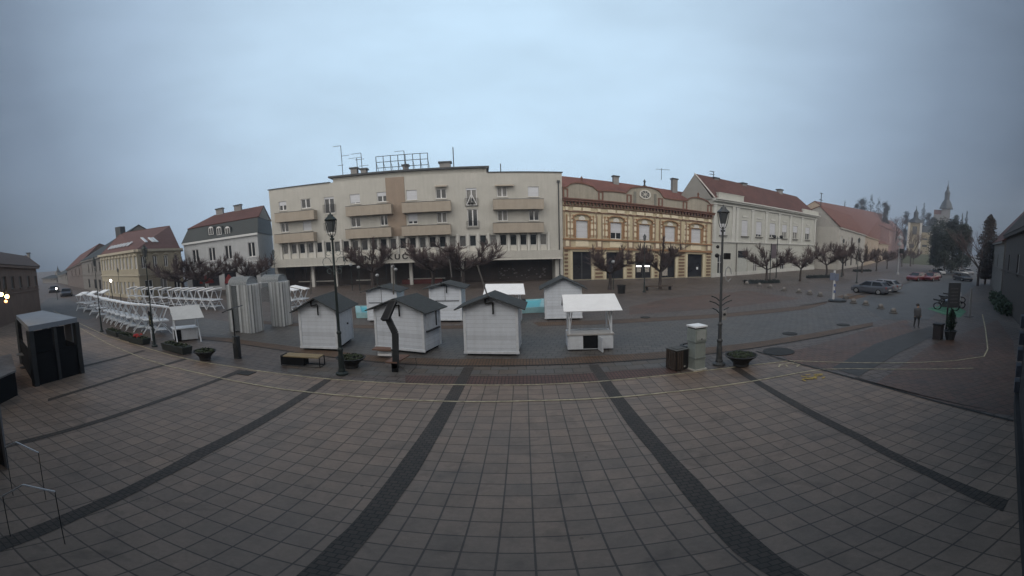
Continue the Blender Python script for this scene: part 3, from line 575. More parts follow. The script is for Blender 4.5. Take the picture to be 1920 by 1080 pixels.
# attic with its curved coping, piers and middle gable
um=yz(1209,365)[0]
def curve(u):
    z=ZA
    for c,wd,h in ((yz(1091,350)[0],1.7,0.75),(um,2.3,1.35),(yz(1310,375)[0],1.6,0.75)):
        t=abs(u-c)/wd
        if t<1: z=max(z,ZA+h*math.sqrt(1-t*t)) if t<0.8 else max(z,ZA+h*0.6*(1-t)/0.2*1.0)
    return z+0.08*math.sin(u*1.3)
n=90; mb=MB(); mb.warp=wy; cp=MB(); cp.warp=wy
for i in range(n):
    a=UY*i/n; b=UY*(i+1)/n; za,zb2=curve(a),curve(b)
    mb.add([(a,-0.1,ZC+0.32),(b,-0.1,ZC+0.32),(b,-0.1,zb2),(a,-0.1,za),(a,0.3,ZC+0.32),(b,0.3,ZC+0.32),(b,0.3,zb2),(a,0.3,za)],[(0,1,2,3),(5,4,7,6)])
    cp.hexa([(a,-0.24,za),(b,-0.24,zb2),(b,0.36,zb2),(a,0.36,za)],[(a,-0.24,za+0.17),(b,-0.24,zb2+0.17),(b,0.36,zb2+0.17),(a,0.36,za+0.17)])
at_=mb.build('attic_wall',M_attic,yb); cp.build('attic_coping',M_rust,yb)
mb=MB(); mb.warp=wy
for x in (1060,1126,1179,1238,1284,1330): u=yz(x,365)[0]; mb.box(u-0.3,u-0.14,-0.17,-0.101,ZC+0.34,ZA-0.05); mb.box(u+0.14,u+0.3,-0.17,-0.101,ZC+0.34,ZA-0.05); mb.box(u-0.13,u+0.13,-0.17,-0.101,ZC+0.34,ZC+0.48); mb.box(u-0.13,u+0.13,-0.17,-0.101,ZA-0.2,ZA-0.05); mb.cut()
mb.build_each('attic_pier',M_rust,yb)
zr=yz(1209,365)[1]; mb=MB(); mb.warp=wy
for i in range(16):
    a,b=2*PI*i/16,2*PI*(i+1)/16
    for r0,r1,y in ((0.56,0.72,-0.2),): mb.hexa([(um+r0*math.cos(a),y,zr+r0*math.sin(a)),(um+r0*math.cos(b),y,zr+r0*math.sin(b)),(um+r0*math.cos(b),-0.101,zr+r0*math.sin(b)),(um+r0*math.cos(a),-0.101,zr+r0*math.sin(a))],[(um+r1*math.cos(a),y,zr+r1*math.sin(a)),(um+r1*math.cos(b),y,zr+r1*math.sin(b)),(um+r1*math.cos(b),-0.101,zr+r1*math.sin(b)),(um+r1*math.cos(a),-0.101,zr+r1*math.sin(a))])
ring=mb.build('rose_window',M_ledge,yb)
mb=MB(); mb.warp=wy; k=20; mb.add([(um+0.56*math.cos(2*PI*i/k),-0.12,zr+0.56*math.sin(2*PI*i/k)) for i in range(k)],[tuple(range(k))]); mb.build('pane',M_pane,ring)
mb=MB(); mb.warp=wy
for i in range(4): a=PI*i/4; mb.tube((um-0.54*math.cos(a),-0.15,zr-0.54*math.sin(a)),(um+0.54*math.cos(a),-0.15,zr+0.54*math.sin(a)),0.035,n=5)
mb.tube((um,-0.15,zr),(um,-0.13,zr),0.15,n=10); mb.build('tracery',M_ledge,ring)
mb=MB(); mb.warp=wy
for s_ in (-1.25,1.25): mb.box(um+s_-0.14,um+s_+0.14,-0.18,-0.101,ZC+0.34,ZA+0.5); mb.cut()
mb.build_each('gable_pilaster',mat('grey_green_trim',(0.16,0.16,0.14),0.8,0.1,2),yb)
for x,h in ((1091,1.0),(1209,1.15),(1310,0.95)):
    u=yz(x,355)[0]; z=curve(u)+0.15; mb=MB(); mb.warp=wy; mb.lathe([(0.28,z),(0.3,z+0.08),(0.12,z+0.2),(0.09,z+h*0.55),(0.17,z+h*0.65),(0.12,z+h*0.8),(0.02,z+h)],(u,0.1,0),8); mb.build('finial',M_rust if x!=1209 else M_coping,yb)
# roof
Dp=6.0; zrg=yz(1150,341,Dp)[1]; ur=yz(1283,350,Dp)[0]
mb=MB(); mb.warp=wy; z0=ZC+0.5
mb.slab([(0,0.3,z0),(UY,0.3,z0),(ur+0.5,Dp,zrg),(0,Dp,zrg)],0.15); mb.slab([(0,Dp,zrg),(ur+0.5,Dp,zrg),(UY,12,z0),(0,12,z0)],0.15); mb.slab([(UY,0.3,z0),(UY,12,z0),(ur+0.5,Dp,zrg)],0.15)
mb.build('roof',M_tilered,yb)
for x,y in ((1154,330),(1264,335)):
    u,z=yz(x,y,Dp-0.3); mb=MB(); mb.warp=wy; mb.box(u-0.35,u+0.35,Dp-0.7,Dp,zrg-1,z-0.2); c=mb.build('chimney',mat('grey_chimney_render',(0.2,0.2,0.2)),yb); mb=MB(); mb.warp=wy; mb.box(u-0.45,u+0.45,Dp-0.8,Dp+0.1,z-0.2,z); mb.build('chimney_cap',M_coping,c)
u,z=yz(1240,337,Dp); antenna(yb,u,Dp,zrg-0.1,z+0.2,[(0.9,2.0,.1,9)],0.04)
# ---------------------------------------------------------------- long pale building on the right
_A=Fy.w(UY+0.06,0); Fl_=Fr(_A,0.46); LL=Fl_.uz(1527,480)[0]
M_pale=mat('pale_grey_green_render',(0.44,0.45,0.42),0.85,0.07,1,streak=0.12)
M_palet=mat('pale_trim_render',(0.52,0.53,0.51),0.8,0.08,1,streak=0.15)
zcA=Fl_.uz(1345,376)[1]; zcB=Fl_.uz(1525,406)[1]; KL=(zcB/zcA-1)/LL
def wl(p): return (p[0],p[1],p[2]*(1+KL*p[0]))
def lz(x,y,off=0): u,z=Fl_.uz(x,y,off); return u,z/(1+KL*u)
pb_=thing('pale_corner_building','long pale grey green two storey building with a brown red roof and three chimneys','building',Fl_.A,Fl_.ang)
ZL=lz(1400,383)[1]; zst2=lz(1430,455.5)[1]
ww=[]
for x,y0,y1,hw in ((1356,408,440,9.5),(1397,412.7,441,9.5),(1423.6,416,443,8.5),(1449,419,446,8.5),(1471.5,423,447,7.2),(1491.5,425,449,6.8),(1514.5,429,452,6.5)):
    a=lz(x-hw*0.62,y0)[0]; b=lz(x+hw*0.62,y0)[0]; ww.append((a,b,0,0))
zw0=lz(1423,444)[1]; zw1=lz(1423,416)[1]
low=[(1345,1356,478,515,'w'),(1383,1402,470,518,'d'),(1412,1420,488,511,'w'),(1463,1471,487,506,'w'),(1485,1491,486,500,'w'),(1507,1514,486,504,'w')]
hl_=[(a,b,zw0,zw1) for a,b,_,_ in ww]
for x0,x1,y0,y1,k in low:
    a=lz(x0,500)[0]; b=lz(x1,500)[0]; hl_.append((a,b,0.1 if k=='d' else lz((x0+x1)/2,y1)[1],lz((x0+x1)/2,y0)[1]))
mb=MB(); mb.warp=wl; wall(mb,0,LL,0,ZL,hl_); shell(mb,0,LL,0,13,0,ZL); mb.build('wall',M_pale,pb_)
for (a,b,c,d),sh in zip(hl_[:7],(1,1,.85,.8,.55,.5,.5)): win(pb_,a,b,c,d,style='sash',shut=sh,warp=wl,fm=M_palet,sill=(M_kerb,0.15,0.2,0.2))
for k,(a,b,c,d) in enumerate(hl_[7:]):
    if k==1:
        mb=MB(); mb.warp=wl; mb.box(a+.02,b-.02,0.14,0.2,0.1,d-1.2); dd=mb.build('door',mat('pale_green_door',(0.42,0.44,0.42),0.6,0.1,3),pb_)
        mb=MB(); mb.warp=wl; mb.box(a+.02,b-.02,0.14,0.2,d-1.15,d-.05); mb.build('transom_pane',M_pane,dd)
    else: win(pb_,a,b,c,d,style='cross',warp=wl,fr=0.06)
mb=MB(); mb.warp=wl; mb.box(-0.1,LL+0.3,-0.5,-0.002,ZL-0.25,ZL); mb.box(-0.1,LL+0.3,-0.75,0.1,ZL+0.001,ZL+0.18); mb.box(-0.1,LL+0.1,-0.25,-0.002,ZL-0.75,ZL-0.6); mb.build('cornice',M_palet,pb_)
mb=MB(); mb.warp=wl; mb.box(0,LL+0.05,-0.2,-0.002,zst2-0.1,zst2+0.12); mb.build('string_course',M_palet,pb_)
mb=MB(); mb.warp=wl; mb.box(0,LL+.05,-0.1,-0.003,0,0.6); mb.build('plinth',M_palet,pb_)
mb=MB(); mb.warp=wl
cs=[(a+b)/2 for a,b,_,_ in hl_[:7]]
for u in [0.4,(cs[0]+cs[1])/2-.3,(cs[0]+cs[1])/2+.6]+[(cs[i]+cs[i+1])/2 for i in range(1,6)]+[LL-0.5]: mb.box(u-0.28,u+0.28,-0.12,-0.004,zst2+0.121,ZL-0.76); mb.box(u-0.36,u+0.36,-0.16,-0.004,ZL-1.1,ZL-0.761); mb.cut()
mb.build_each('pilaster',M_palet,pb_)
mb=MB(); mb.warp=wl
for u in cs: mb.box(u-0.75,u+0.75,-0.07,-0.004,zw1+0.5,zw1+0.75); mb.cut()
mb.build_each('lintel_panel',M_palet,pb_)
for x in (1382,): 
    u=lz(1380,480)[0]; mb=MB(); mb.warp=wl; mb.tube((u,-0.1,0),(u,-0.1,zst2-0.1),0.06,n=6); mb.build('downpipe',M_kerb,pb_)

def offu(fn,x,y,ut,lo=1.0,hi=14.0):
    return min([lo+i*0.1 for i in range(int((hi-lo)*10))],key=lambda o:abs(fn(x,y,o)[0]-ut))
DL2=offu(lz,1303,334,-0.1); zR=lz(1393,344.5,DL2)[1]; uR0=lz(1303,335,DL2)[0]; uR1=lz(1494,370,DL2)[0]
ZE=ZL+0.19
mb=MB(); mb.warp=wl
mb.slab([(-0.1,-0.3,ZE),(LL+0.3,-0.3,ZE),(uR1,DL2,zR),(-0.1,DL2,zR)],0.12); mb.slab([(-0.1,DL2,zR),(uR1,DL2,zR),(LL+0.3,2*DL2,ZE),(-0.1,2*DL2,ZE)],0.12); mb.slab([(LL+0.3,-0.3,ZE),(LL+0.3,2*DL2,ZE),(uR1,DL2,zR)],0.12)
mb.build('roof',M_tilered2,pb_)
mb=MB(); mb.warp=wl; mb.prism([(0,ZL),(2*DL2,ZL),(DL2,zR-0.15)],0,0.01)
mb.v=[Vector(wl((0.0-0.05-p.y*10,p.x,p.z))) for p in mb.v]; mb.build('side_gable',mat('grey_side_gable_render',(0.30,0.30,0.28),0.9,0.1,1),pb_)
mb=MB(); mb.warp=wl; mb.tube((-0.15,-0.4,ZE),(-0.15,DL2,zR+0.05),0.09,n=5); mb.build('verge_board',M_ledge,pb_)
a=lz(1341,370,0.3)[0]; b=lz(1388,370,0.3)[0]; mb=MB(); mb.warp=wl; mb.box(a,b,-0.3,0.1,ZE,lz(1360,364)[1]); mb.box(a-.05,b+.05,-0.36,0.16,lz(1360,364)[1],lz(1360,364)[1]+.1)
mb.cut(); a2=lz(1504,395)[0]; mb.box(a2,LL+.2,-0.3,0.1,ZE,ZE+0.9)
mb.build_each('parapet_block',M_pale,pb_)
for x,y in ((1340,333),(1393,343),(1462,355)):
    u,z=lz(x,y,DL2); mb=MB(); mb.warp=wl; mb.box(u-0.5,u+0.5,DL2-0.35,DL2+0.35,zR-0.8,z-0.2); c=mb.build('chimney',mat('grey_chimney_render',(0.2,0.2,0.2)),pb_); mb=MB(); mb.warp=wl; mb.box(u-0.62,u+0.62,DL2-0.47,DL2+0.47,z-0.2,z); mb.build('chimney_cap',M_coping,c)
u,z=lz(1338,322,DL2); antenna(pb_,u,DL2,zR,z,[(1,0.9,-.4,5),(.5,1.0,-.3,4)],0.05)
# ---------------------------------------------------------------- houses measured as facade quads
def offu2(fn,x,y,ut,lo=1.0,hi=14.0): return min([lo+i*0.1 for i in range(int((hi-lo)*10))],key=lambda o:abs(fn(x,y,o)[0]-ut))
def pxhouse(name,label,base,eave,ridge,off,depth,rows,mw,mr,cat='building',hip=(0,0),cuts=None,side=None,trim=None,dist=None,over=0.35,wm=None,roofdrop=0.0,style='sash'):
    (xa,ya),(xb,yb)=base
    if dist: A=Pd(xa,ya,dist[0]); B=Pd(xb,yb,dist[1])
    else: A=at(xa,ya); B=at(xb,yb)
    A.z=B.z=0
    fr=Fr(A,math.atan2(B.y-A.y,B.x-A.x)); Lh=(B-A).length
    za=fr.uz(xa,eave[0])[1]; zb=fr.uz(xb,eave[1])[1]; K=(zb/za-1)/Lh; H=za
    wp=lambda p:(p[0],p[1],p[2]*(1+K*p[0]))
    def loc(x,y,o=0.0): u,z=fr.uz(x,y,o); return u,z/(1+K*u)
    root=thing(name,label,cat,fr.A,fr.ang)
    holes=[];meta=[]
    for pxs,y,zfrac,zh,wd,st in rows:      # each row: list of pixel x, reference y, sill and head as share of the eave height, width in m
        for x in pxs:
            u=loc(x,y)[0]
            if wd/2<u<Lh-wd/2: holes.append((u-wd/2,u+wd/2,H*zfrac,H*zh)); meta.append(st)
    m=MB(); m.warp=wp; wall(m,0,Lh,0,H,holes); shell(m,0,Lh,0,depth,0,H); m.build('wall',mw,root)
    for (a,b,c,d),st in zip(holes,meta):
        if st=='shop': win(root,a,b,c,d,style='single',warp=wp,name='shop_window',fm=M_coping,pane=M_shop)
        elif st=='arch': win(root,a,b,c,d,style='sash',warp=wp,fm=wm or M_frame); 
        else: win(root,a,b,c,d,style='sash',shut=0.0 if st=='w' else float(st),warp=wp,fm=wm or M_frame,sill=(trim or mw,0.12,0.12,0.12))
    m=MB(); m.warp=wp; m.box(-0.1,Lh+0.1,-0.3,-0.003,H-0.3,H); m.build('cornice',trim or mw,root)
    m=MB(); m.warp=wp; m.box(0,Lh,-0.1,-0.003,H*0.49,H*0.49+0.15); m.build('string_course',trim or mw,root)
    if off=='gable': off=offu2(loc,ridge[0][0],ridge[0][1],-0.1)
    u0,z0=loc(*ridge[0],off); u1,z1=loc(*ridge[1],off); zr=(z0+z1)/2
    if hip[0]==0: u0=-0.1
    if hip[1]==0: u1=Lh+0.1
    o=over; e=H+0.02
    m=MB(); m.warp=wp; bk=max(depth,2*off)
    m.slab([(-o,-o,e),(Lh+o,-o,e),(u1,off,z1),(u0,off,z0)],0.15); m.slab([(Lh+o,bk+o,e),(-o,bk+o,e),(u0,off,z0),(u1,off,z1)],0.15)
    if hip[0]: m.slab([(-o,bk+o,e),(-o,-o,e),(u0,off,z0)],0.15)
    if hip[1]: m.slab([(Lh+o,-o,e),(Lh+o,bk+o,e),(u1,off,z1)],0.15)
    m.build('roof',mr,root)
    for k,uu,zz in ((0,0,z0),(1,Lh,z1)):
        if not hip[k]:
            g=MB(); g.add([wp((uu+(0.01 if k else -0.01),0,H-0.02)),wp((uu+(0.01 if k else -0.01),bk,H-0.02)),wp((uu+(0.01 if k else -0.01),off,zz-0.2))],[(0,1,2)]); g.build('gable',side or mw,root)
    return root,loc,wp,Lh,H
def Pd(px,py,dist):
    d=ray(px,py); h=math.hypot(d.x,d.y); return Vector((d.x/h*dist,d.y/h*dist,CAMH+d.z/h*dist))
def chim(root,wp,u,y,z0,z1,w=0.5,m=None):
    b=MB(); b.warp=wp; b.box(u-w,u+w,y-w*0.7,y+w*0.7,z0,z1-0.15); c=b.build('chimney',m or mat('grey_chimney_render',(0.2,0.2,0.2)),root)
    b=MB(); b.warp=wp; b.box(u-w-.1,u+w+.1,y-w*0.7-.1,y+w*0.7+.1,z1-0.15,z1); b.build('chimney_cap',M_coping,c)
M_gw=mat('cool_white_render',(0.42,0.44,0.46),0.85,0.08,1,streak=0.12); M_slate=mat('dark_green_grey_roof_sheet',(0.020,0.029,0.033),0.6,0.2,2)
# white building with the dark mansard
g_,loc,wp,LG,HG=pxhouse('mansard_building','cool white two storey building with dark mansard, three arched dormers and red upper roof',((353,548),(491,540)),(456,435.5),((401,399),(504,383)),5.0,11,
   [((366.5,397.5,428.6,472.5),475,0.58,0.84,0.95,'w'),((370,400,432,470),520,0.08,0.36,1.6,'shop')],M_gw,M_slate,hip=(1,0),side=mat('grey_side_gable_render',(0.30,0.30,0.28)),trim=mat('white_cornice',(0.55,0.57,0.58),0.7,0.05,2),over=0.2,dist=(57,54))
# replace its simple roof by the two-part one
for ch in [c for c in g_.children if c.name.startswith('roof')]: bpy.data.objects.remove(ch)
ub,zb=loc(430,414,1.0); zb=loc(470,408.5,1.0)[1]
m=MB(); m.warp=wp; m.slab([(-0.2,-0.3,HG),(LG+0.2,-0.3,HG),(LG+0.1,1.0,zb),(0.5,1.0,zb)],0.12); m.slab([(-0.2,11,HG),(-0.2,-0.3,HG),(0.5,1.0,zb),(0.5,10,zb)],0.12); m.slab([(LG+0.1,-0.3,HG),(LG+0.1,11,HG),(LG+0.1,10,zb),(LG+0.1,1.0,zb)],0.05); mans=m.build('mansard_roof',M_slate,g_)
u0,z0=loc(401,399,5); u1,z1=loc(500,384,5)
m=MB(); m.warp=wp; m.slab([(0.4,0.85,zb+0.03),(LG+0.25,0.85,zb+0.03),(LG+0.25,5,z1),(u0,5,z1)],0.12); m.slab([(0.4,10,zb+.03),(0.4,0.85,zb+.03),(u0,5,z1)],0.12); m.slab([(LG+0.25,10,zb+.03),(0.4,10,zb+.03),(u0,5,z1),(LG+0.25,5,z1)],0.12); m.build('roof',M_tilered2,g_)
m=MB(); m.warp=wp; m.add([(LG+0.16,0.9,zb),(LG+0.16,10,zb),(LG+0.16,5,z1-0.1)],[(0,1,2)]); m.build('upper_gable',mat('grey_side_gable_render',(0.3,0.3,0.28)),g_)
for x in (396.5,411.5,427.3):
    u,z=loc(x,433,0.2); m=MB(); m.warp=wp; m.box(u-0.5,u+0.5,0.0,1.0,z-0.7,z+0.3); k=9
    m.prism([(u+0.5*math.cos(PI*i/k),z+0.3+0.5*math.sin(PI*i/k)) for i in range(k+1)],0.0,1.0); d=m.build('dormer',M_slate,g_)
    m=MB(); m.warp=wp; m.box(u-0.33,u+0.33,-0.05,-0.01,z-0.6,z+0.3); m.prism([(u+0.33*math.cos(PI*i/k),z+0.301+0.36*math.sin(PI*i/k)) for i in range(k+1)],-0.05,-0.01); m.build('window_frame',M_frame,d)
    m=MB(); m.warp=wp; m.box(u-0.26,u-0.04,-0.09,-0.055,z-0.52,z+0.4); m.cut(); m.box(u+0.04,u+0.26,-0.09,-0.055,z-0.52,z+0.4); m.build_each('pane',M_pane,d)
for x,y in ((412,393),(446,386.5)): u,z=loc(x,y,5); chim(g_,wp,u,5,z1-0.6,z+0.2,0.5)
# cream corner building on the left street, two facades
M_cr=mat('dull_cream_render',(0.33,0.30,0.23),0.85,0.1,1,streak=0.15); M_crt=mat('cream_trim',(0.38,0.35,0.28),0.85,0.1,1)
P1,P2,P3=at(195,553),at(265,562),at(346,547)
corner=thing('cream_corner_building','cream corner building with long arcaded side, brown red hipped roof and pale skylights','building',P2)
def seg(root,A,B,H,rows,m,trim=None):
    ang=math.atan2(B.y-A.y,B.x-A.x); Ls=(B-A).length; ho=[];me=[]
    for n,u0,u1,z0,z1,wd,st in rows:
        for i in range(n): u=u0*Ls+(u1-u0)*Ls*(i/(n-1) if n>1 else .5); ho.append((u-wd/2,u+wd/2,z0,z1)); me.append(st)
    l=A-root.location; q=MB(); wall(q,0,Ls,0,H,ho); q.build('wall',m,root,loc=l,rot=ang)
    for h,st in zip(ho,me):
        w=win(root,*h,style='sash',shut=st if isinstance(st,float) else 0); w.location=l; w.rotation_euler=(0,0,ang)
        if st=='hood' : q=MB(); q.prism([(h[0]-.2,h[3]+.15),(h[1]+.2,h[3]+.15),((h[0]+h[1])/2,h[3]+.5)],-0.15,-0.003); q.build('window_hood',trim or m,w)
    q=MB(); q.box(-0.1,Ls+0.1,-0.35,-0.003,H-0.35,H); q.build('cornice',trim or m,root,loc=l,rot=ang)
    q=MB(); q.box(0,Ls,-0.12,-0.003,H*0.47,H*0.47+0.2); q.build('string_course',trim or m,root,loc=l,rot=ang)
    return ang,Ls
HE=7.0
seg(corner,P1,P2,HE,[(10,.06,.86,4.3,6.0,.7,'hood'),(1,.96,.96,4.3,6.0,.7,'hood'),(9,.06,.86,0.5,2.4,.75,'w')],M_cr,M_crt)
seg(corner,P2,P3,HE,[(4,.13,.87,4.3,6.0,.95,'hood'),(3,.2,.85,0.3,2.6,1.6,'w')],M_cr,M_crt)
R2=Pd(318,423,62); R1=Pd(226,437,68); back=P1+(P3-P2); l=-P2
def loc3(p,z): return Vector((p.x-P2.x,p.y-P2.y,z))
m=MB(); m.slab([loc3(P1,HE),loc3(P2,HE),loc3(R2,R2.z),loc3(R1,R1.z)],0.1); m.slab([loc3(P2,HE),loc3(P3,HE),loc3(R2,R2.z)],0.1); m.slab([loc3(P3,HE),loc3(back,HE),loc3(R1,R1.z),loc3(R2,R2.z)],0.1); m.slab([loc3(back,HE),loc3(P1,HE),loc3(R1,R1.z)],0.1)
m.build('roof',mat('dull_red_brown_tiles',(0.115,0.06,0.055),0.85,0.2,2,stripes=(2,0.2,0.15,0.7)),corner)
def roofwin(A,B,C,s,t,w,h,root,base):     # a skylight lying on the slope A-B (eave) towards C (ridge)
    e=(B-A); up=(C-A); up=up-e*(up.dot(e)/e.dot(e)); p=A+e*s+up*t; n=e.cross(up).normalized(); e=e.normalized()*w/2; up=up.normalized()*h/2; q=MB()
    a=[p-e-up+n*.02,p+e-up+n*.02,p+e+up+n*.02,p-e+up+n*.02]; q.hexa(a,[v+n*0.12 for v in a]); o=q.build('skylight',mat('pale_skylight',(0.55,0.6,0.65),0.25,0.1,2),root); return o
a,b,c=loc3(P1,HE),loc3(P2,HE),loc3(R1,R1.z)
for s in (.08,.17,.26,.35,.44,.53,.62): roofwin(a,b,c,s,.26,.55,.95,corner,None)
a,b,c=loc3(P2,HE),loc3(P3,HE),loc3(R2,R2.z)
for s in (.36,.52,.60): roofwin(a,b,c,s,.33,.5,1.0,corner,None)
m=MB(); q=loc3(R1,R1.z); m.box(q.x-.7,q.x+.7,q.y-.5,q.y+.5,q.z-1.0,q.z+1.2); m.build('chimney',M_coping,corner)
M_du=mat('edge_darkened_brown_render',(0.12,0.10,0.095),0.85,0.2,1,streak=0.2); M_du2=mat('edge_darkened_grey_render',(0.16,0.155,0.15),0.85,0.2,1,streak=0.2)  # lens falloff at the frame edges is darkened into these wall colours
pxhouse('balcony_townhouse','dark townhouse with balcony and brown ground floor left of the cream corner building',((160,560),(195,554)),(489,479),((168,470),(224,438)),7,14,[((168,175,182,189),520,.6,.86,.9,'w'),((169,180,189),545,.08,.36,1.6,'shop')],M_du2,M_slate,wm=M_kerb,dist=(84,67))
pxhouse('red_roof_townhouse','dusky townhouse with steep red brown roof at the far end of the left street',((131,559),(161,557)),(505,490),((149,479),(164,474)),4,12,[((137,144,151,157),530,.55,.82,.9,'w')],M_du,M_tilered2,wm=M_kerb,dist=(110,85))
pxhouse('narrow_far_house','small hazy house beside the little steeple at the end of the left street',((112,556),(130,556)),(517,513),((118,511),(130,500)),4,10,[((117,124),530,.5,.75,.9,'w')],M_du2,M_slate,wm=M_kerb,dist=(140,112))
st=thing('far_steeple','thin dark church steeple above the roofs at the end of the left street','steeple',Pd(113.5,550,150)*1.0); st.location.z=0
zt=Pd(113.5,497,150).z; m=MB(); m.box(-.9,.9,-.9,.9,0,zt-3.0); m.build('tower',M_du2,st); m=MB(); m.lathe([(1.0,zt-3.0),(0.35,zt-1.8),(0.12,zt-0.8),(0.02,zt)],(0,0,0),8); m.build('spire',M_coping,st)
pxhouse('hazy_street_house','low hazy house closing the left street behind the parked cars',((84,560),(110,557)),(522,521),((88,516),(108,516)),4,10,[((90,98,104),538,.5,.75,1,'w')],M_du2,M_slate,wm=M_kerb,dist=(150,142))
# brown building at the far left
LBr,loc,wp,Lw,Hw=pxhouse('brown_cafe_building','brown building with row of small windows and hipped roof behind the dark cafe pavilion',((-70,640),(77,584)),(490,500),((-40,468),(49,480)),3.5,9,[((-5,10,25,40,55,69),540,.58,.8,.8,'w')],mat('muddy_brown_render',(0.15,0.105,0.085),0.85,0.15,1,streak=0.2),mat('dark_brown_tiles',(0.05,0.035,0.033),0.85,0.2,2,stripes=(2,0.2,0.15,0.7)),hip=(0,1),wm=M_du2)
for x,y in ((12,497),(50,497),(38,490)): pass
m=MB(); m.warp=wp; u,z=loc(53,474,3.5); chim(LBr,wp,u,3.5,z-1.2,z,0.2)
M_glow=mat('warm_lamp_glow',(1,0.8,0.5),0.5,0,1,emit=(1,0.72,0.35),estr=9)
# ---------------------------------------------------------------- right hand row of houses
M_h1=mat('off_white_render',(0.42,0.41,0.38),0.85,0.08,1,streak=0.15); M_h2=mat('warm_cream_render',(0.38,0.31,0.24),0.85,0.08,1,streak=0.15); M_pk=mat('dusky_pink_render',(0.25,0.16,0.155),0.85,0.1,1,streak=0.15)
M_tr3=mat('orange_red_tiles',(0.15,0.068,0.055),0.85,0.2,1.5,stripes=(2,0.25,0.15,0.72))
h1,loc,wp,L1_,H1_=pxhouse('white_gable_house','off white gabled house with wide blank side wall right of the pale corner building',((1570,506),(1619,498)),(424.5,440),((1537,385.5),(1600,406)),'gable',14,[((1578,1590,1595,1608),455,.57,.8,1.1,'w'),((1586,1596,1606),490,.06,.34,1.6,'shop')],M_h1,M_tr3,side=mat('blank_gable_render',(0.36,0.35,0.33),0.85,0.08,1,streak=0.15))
OG=offu2(loc,1537,385.5,-.1); print('gable off',OG); antenna(h1,0.5,OG,H1_,loc(1546,366,OG)[1],[(1,1.6,0,4),(.8,1.8,0,4),(.55,1.4,0,3)],0.08)
m=MB(); m.box(-0.9,-0.1,5.0,5.9,H1_*.93,H1_*1.03); m.build('satellite_dish',M_kerb,h1)
pxhouse('cream_street_house','cream house with three tall upper windows below a long orange red roof',((1619.5,498),(1645,491.5)),(441,449),((1600,412),(1655,401)),14,24,[((1626,1632.5,1639),460,.55,.82,1.3,'w')],M_h2,M_tr3,hip=(0,1))
pxhouse('low_cream_house','low pale house at the foot of the big orange roof beside the pink house',((1646,491.5),(1666,487)),(456,459),((1650,442),(1668,447)),10,20,[((1650,1655,1660),468,.5,.75,1.4,'w')],M_h2,M_tr3)
pk,loc,wp,LP_,HP_=pxhouse('pink_house','dusky pink house with stepped brown red hipped roof before the church square','' or ((1664,487.5),(1693,481.5)),(428,436),((1640,408),(1672,414)),20,40,[((1670,1677,1684),450,.55,.8,2.0,'w')],M_pk,M_tr3,hip=(0,1))
# ---------------------------------------------------------------- churches
M_ch=mat('yellow_church_render',(0.27,0.24,0.17),0.85,0.1,0.5,streak=0.15); M_chw=mat('white_church_trim',(0.45,0.44,0.42),0.85,0.1,1); M_cu=mat('dark_copper_roof',(0.03,0.04,0.05),0.6,0.2,2)
dd=210.0
cy=thing('yellow_church','small yellow church with white corner strips and a dark lantern on its tower','church',Vector((Pd(1712,478,dd).x,Pd(1712,478,dd).y,0)),-0.95)
def zz(x,y,d=dd): return Pd(x,y,d).z
sc=dd/FX
m=MB(); m.box(-11*sc,11*sc,-11*sc,11*sc,0,zz(1712,418)); m.build('tower',M_ch,cy)
m=MB()
for sx in (-1,1):
    for sy in (-1,1): m.box(sx*11*sc-.5,sx*11*sc+.5,sy*11*sc-.5,sy*11*sc+.5,0,zz(1712,418)-.1); m.cut()
m.build_each('corner_strip',M_chw,cy)
m=MB(); m.lathe([(17*sc,zz(1712,418)),(13*sc,zz(1712,413)),(6*sc,zz(1712,409)),(4.5*sc,zz(1712,407)),(4.5*sc,zz(1712,400)),(5.5*sc,zz(1712,399.5)),(2*sc,zz(1712,395)),(0.6*sc,zz(1712,391)),(0.3*sc,zz(1712,386))],(0,0,0),8); m.build('tower_roof',M_cu,cy)
m=MB(); m.box(11*sc+.02,32*sc,-9*sc,14*sc,0,zz(1730,436)); m.build('nave',M_ch,cy)
m=MB(); m.box(29*sc,33*sc,-10*sc,-9*sc-.01,0,zz(1730,432)); m.build('corner_strip',M_chw,cy)
m=MB(); m.prism([(-9*sc,zz(1730,436)),(14*sc,zz(1730,436)),(3*sc,zz(1730,423))],0,21*sc); m.v=[Vector((11*sc+p.y,p.x,p.z)) for p in m.v]; m.build('nave_roof',M_cu,cy)
def cwin(x,z0,z1,w,y): 
    b=MB(); b.box(x-w,x+w,y-.15,y-.02,z0,z1); b.build('window',M_pane,cy)
cwin(0,zz(1712,440),zz(1712,425),1.1,-11*sc); cwin(-1,zz(1712,465),zz(1712,458),1.1,-11*sc); cwin(20*sc,zz(1730,463),zz(1730,459),1.2,-9*sc); cwin(20*sc,zz(1730,450),zz(1730,447),1.2,-9*sc)
d2=260.0; s2=d2/FX
ct=thing('tall_church_tower','tall pale church tower with a long dark onion spire rising over the hill trees','church',Vector((Pd(1767,478,d2).x,Pd(1767,478,d2).y,0)),-1.0)
m=MB(); m.box(-8.2*s2,8.2*s2,-8.2*s2,8.2*s2,0,zz(1767,390,d2)); m.build('tower',mat('pale_tower_render',(0.15,0.15,0.15),0.85,0.1,.5),ct)
m=MB(); prof=[(13.5,391.5),(12,388),(9,380),(6.5,376),(5.0,374),(5.2,364),(5.8,362),(5.0,360),(3.5,357),(1.8,354.5),(2.6,353),(2.8,351.5),(1.6,349.5),(0.9,347.5),(1.2,346.5),(.9,345.5),(0.2,344)]
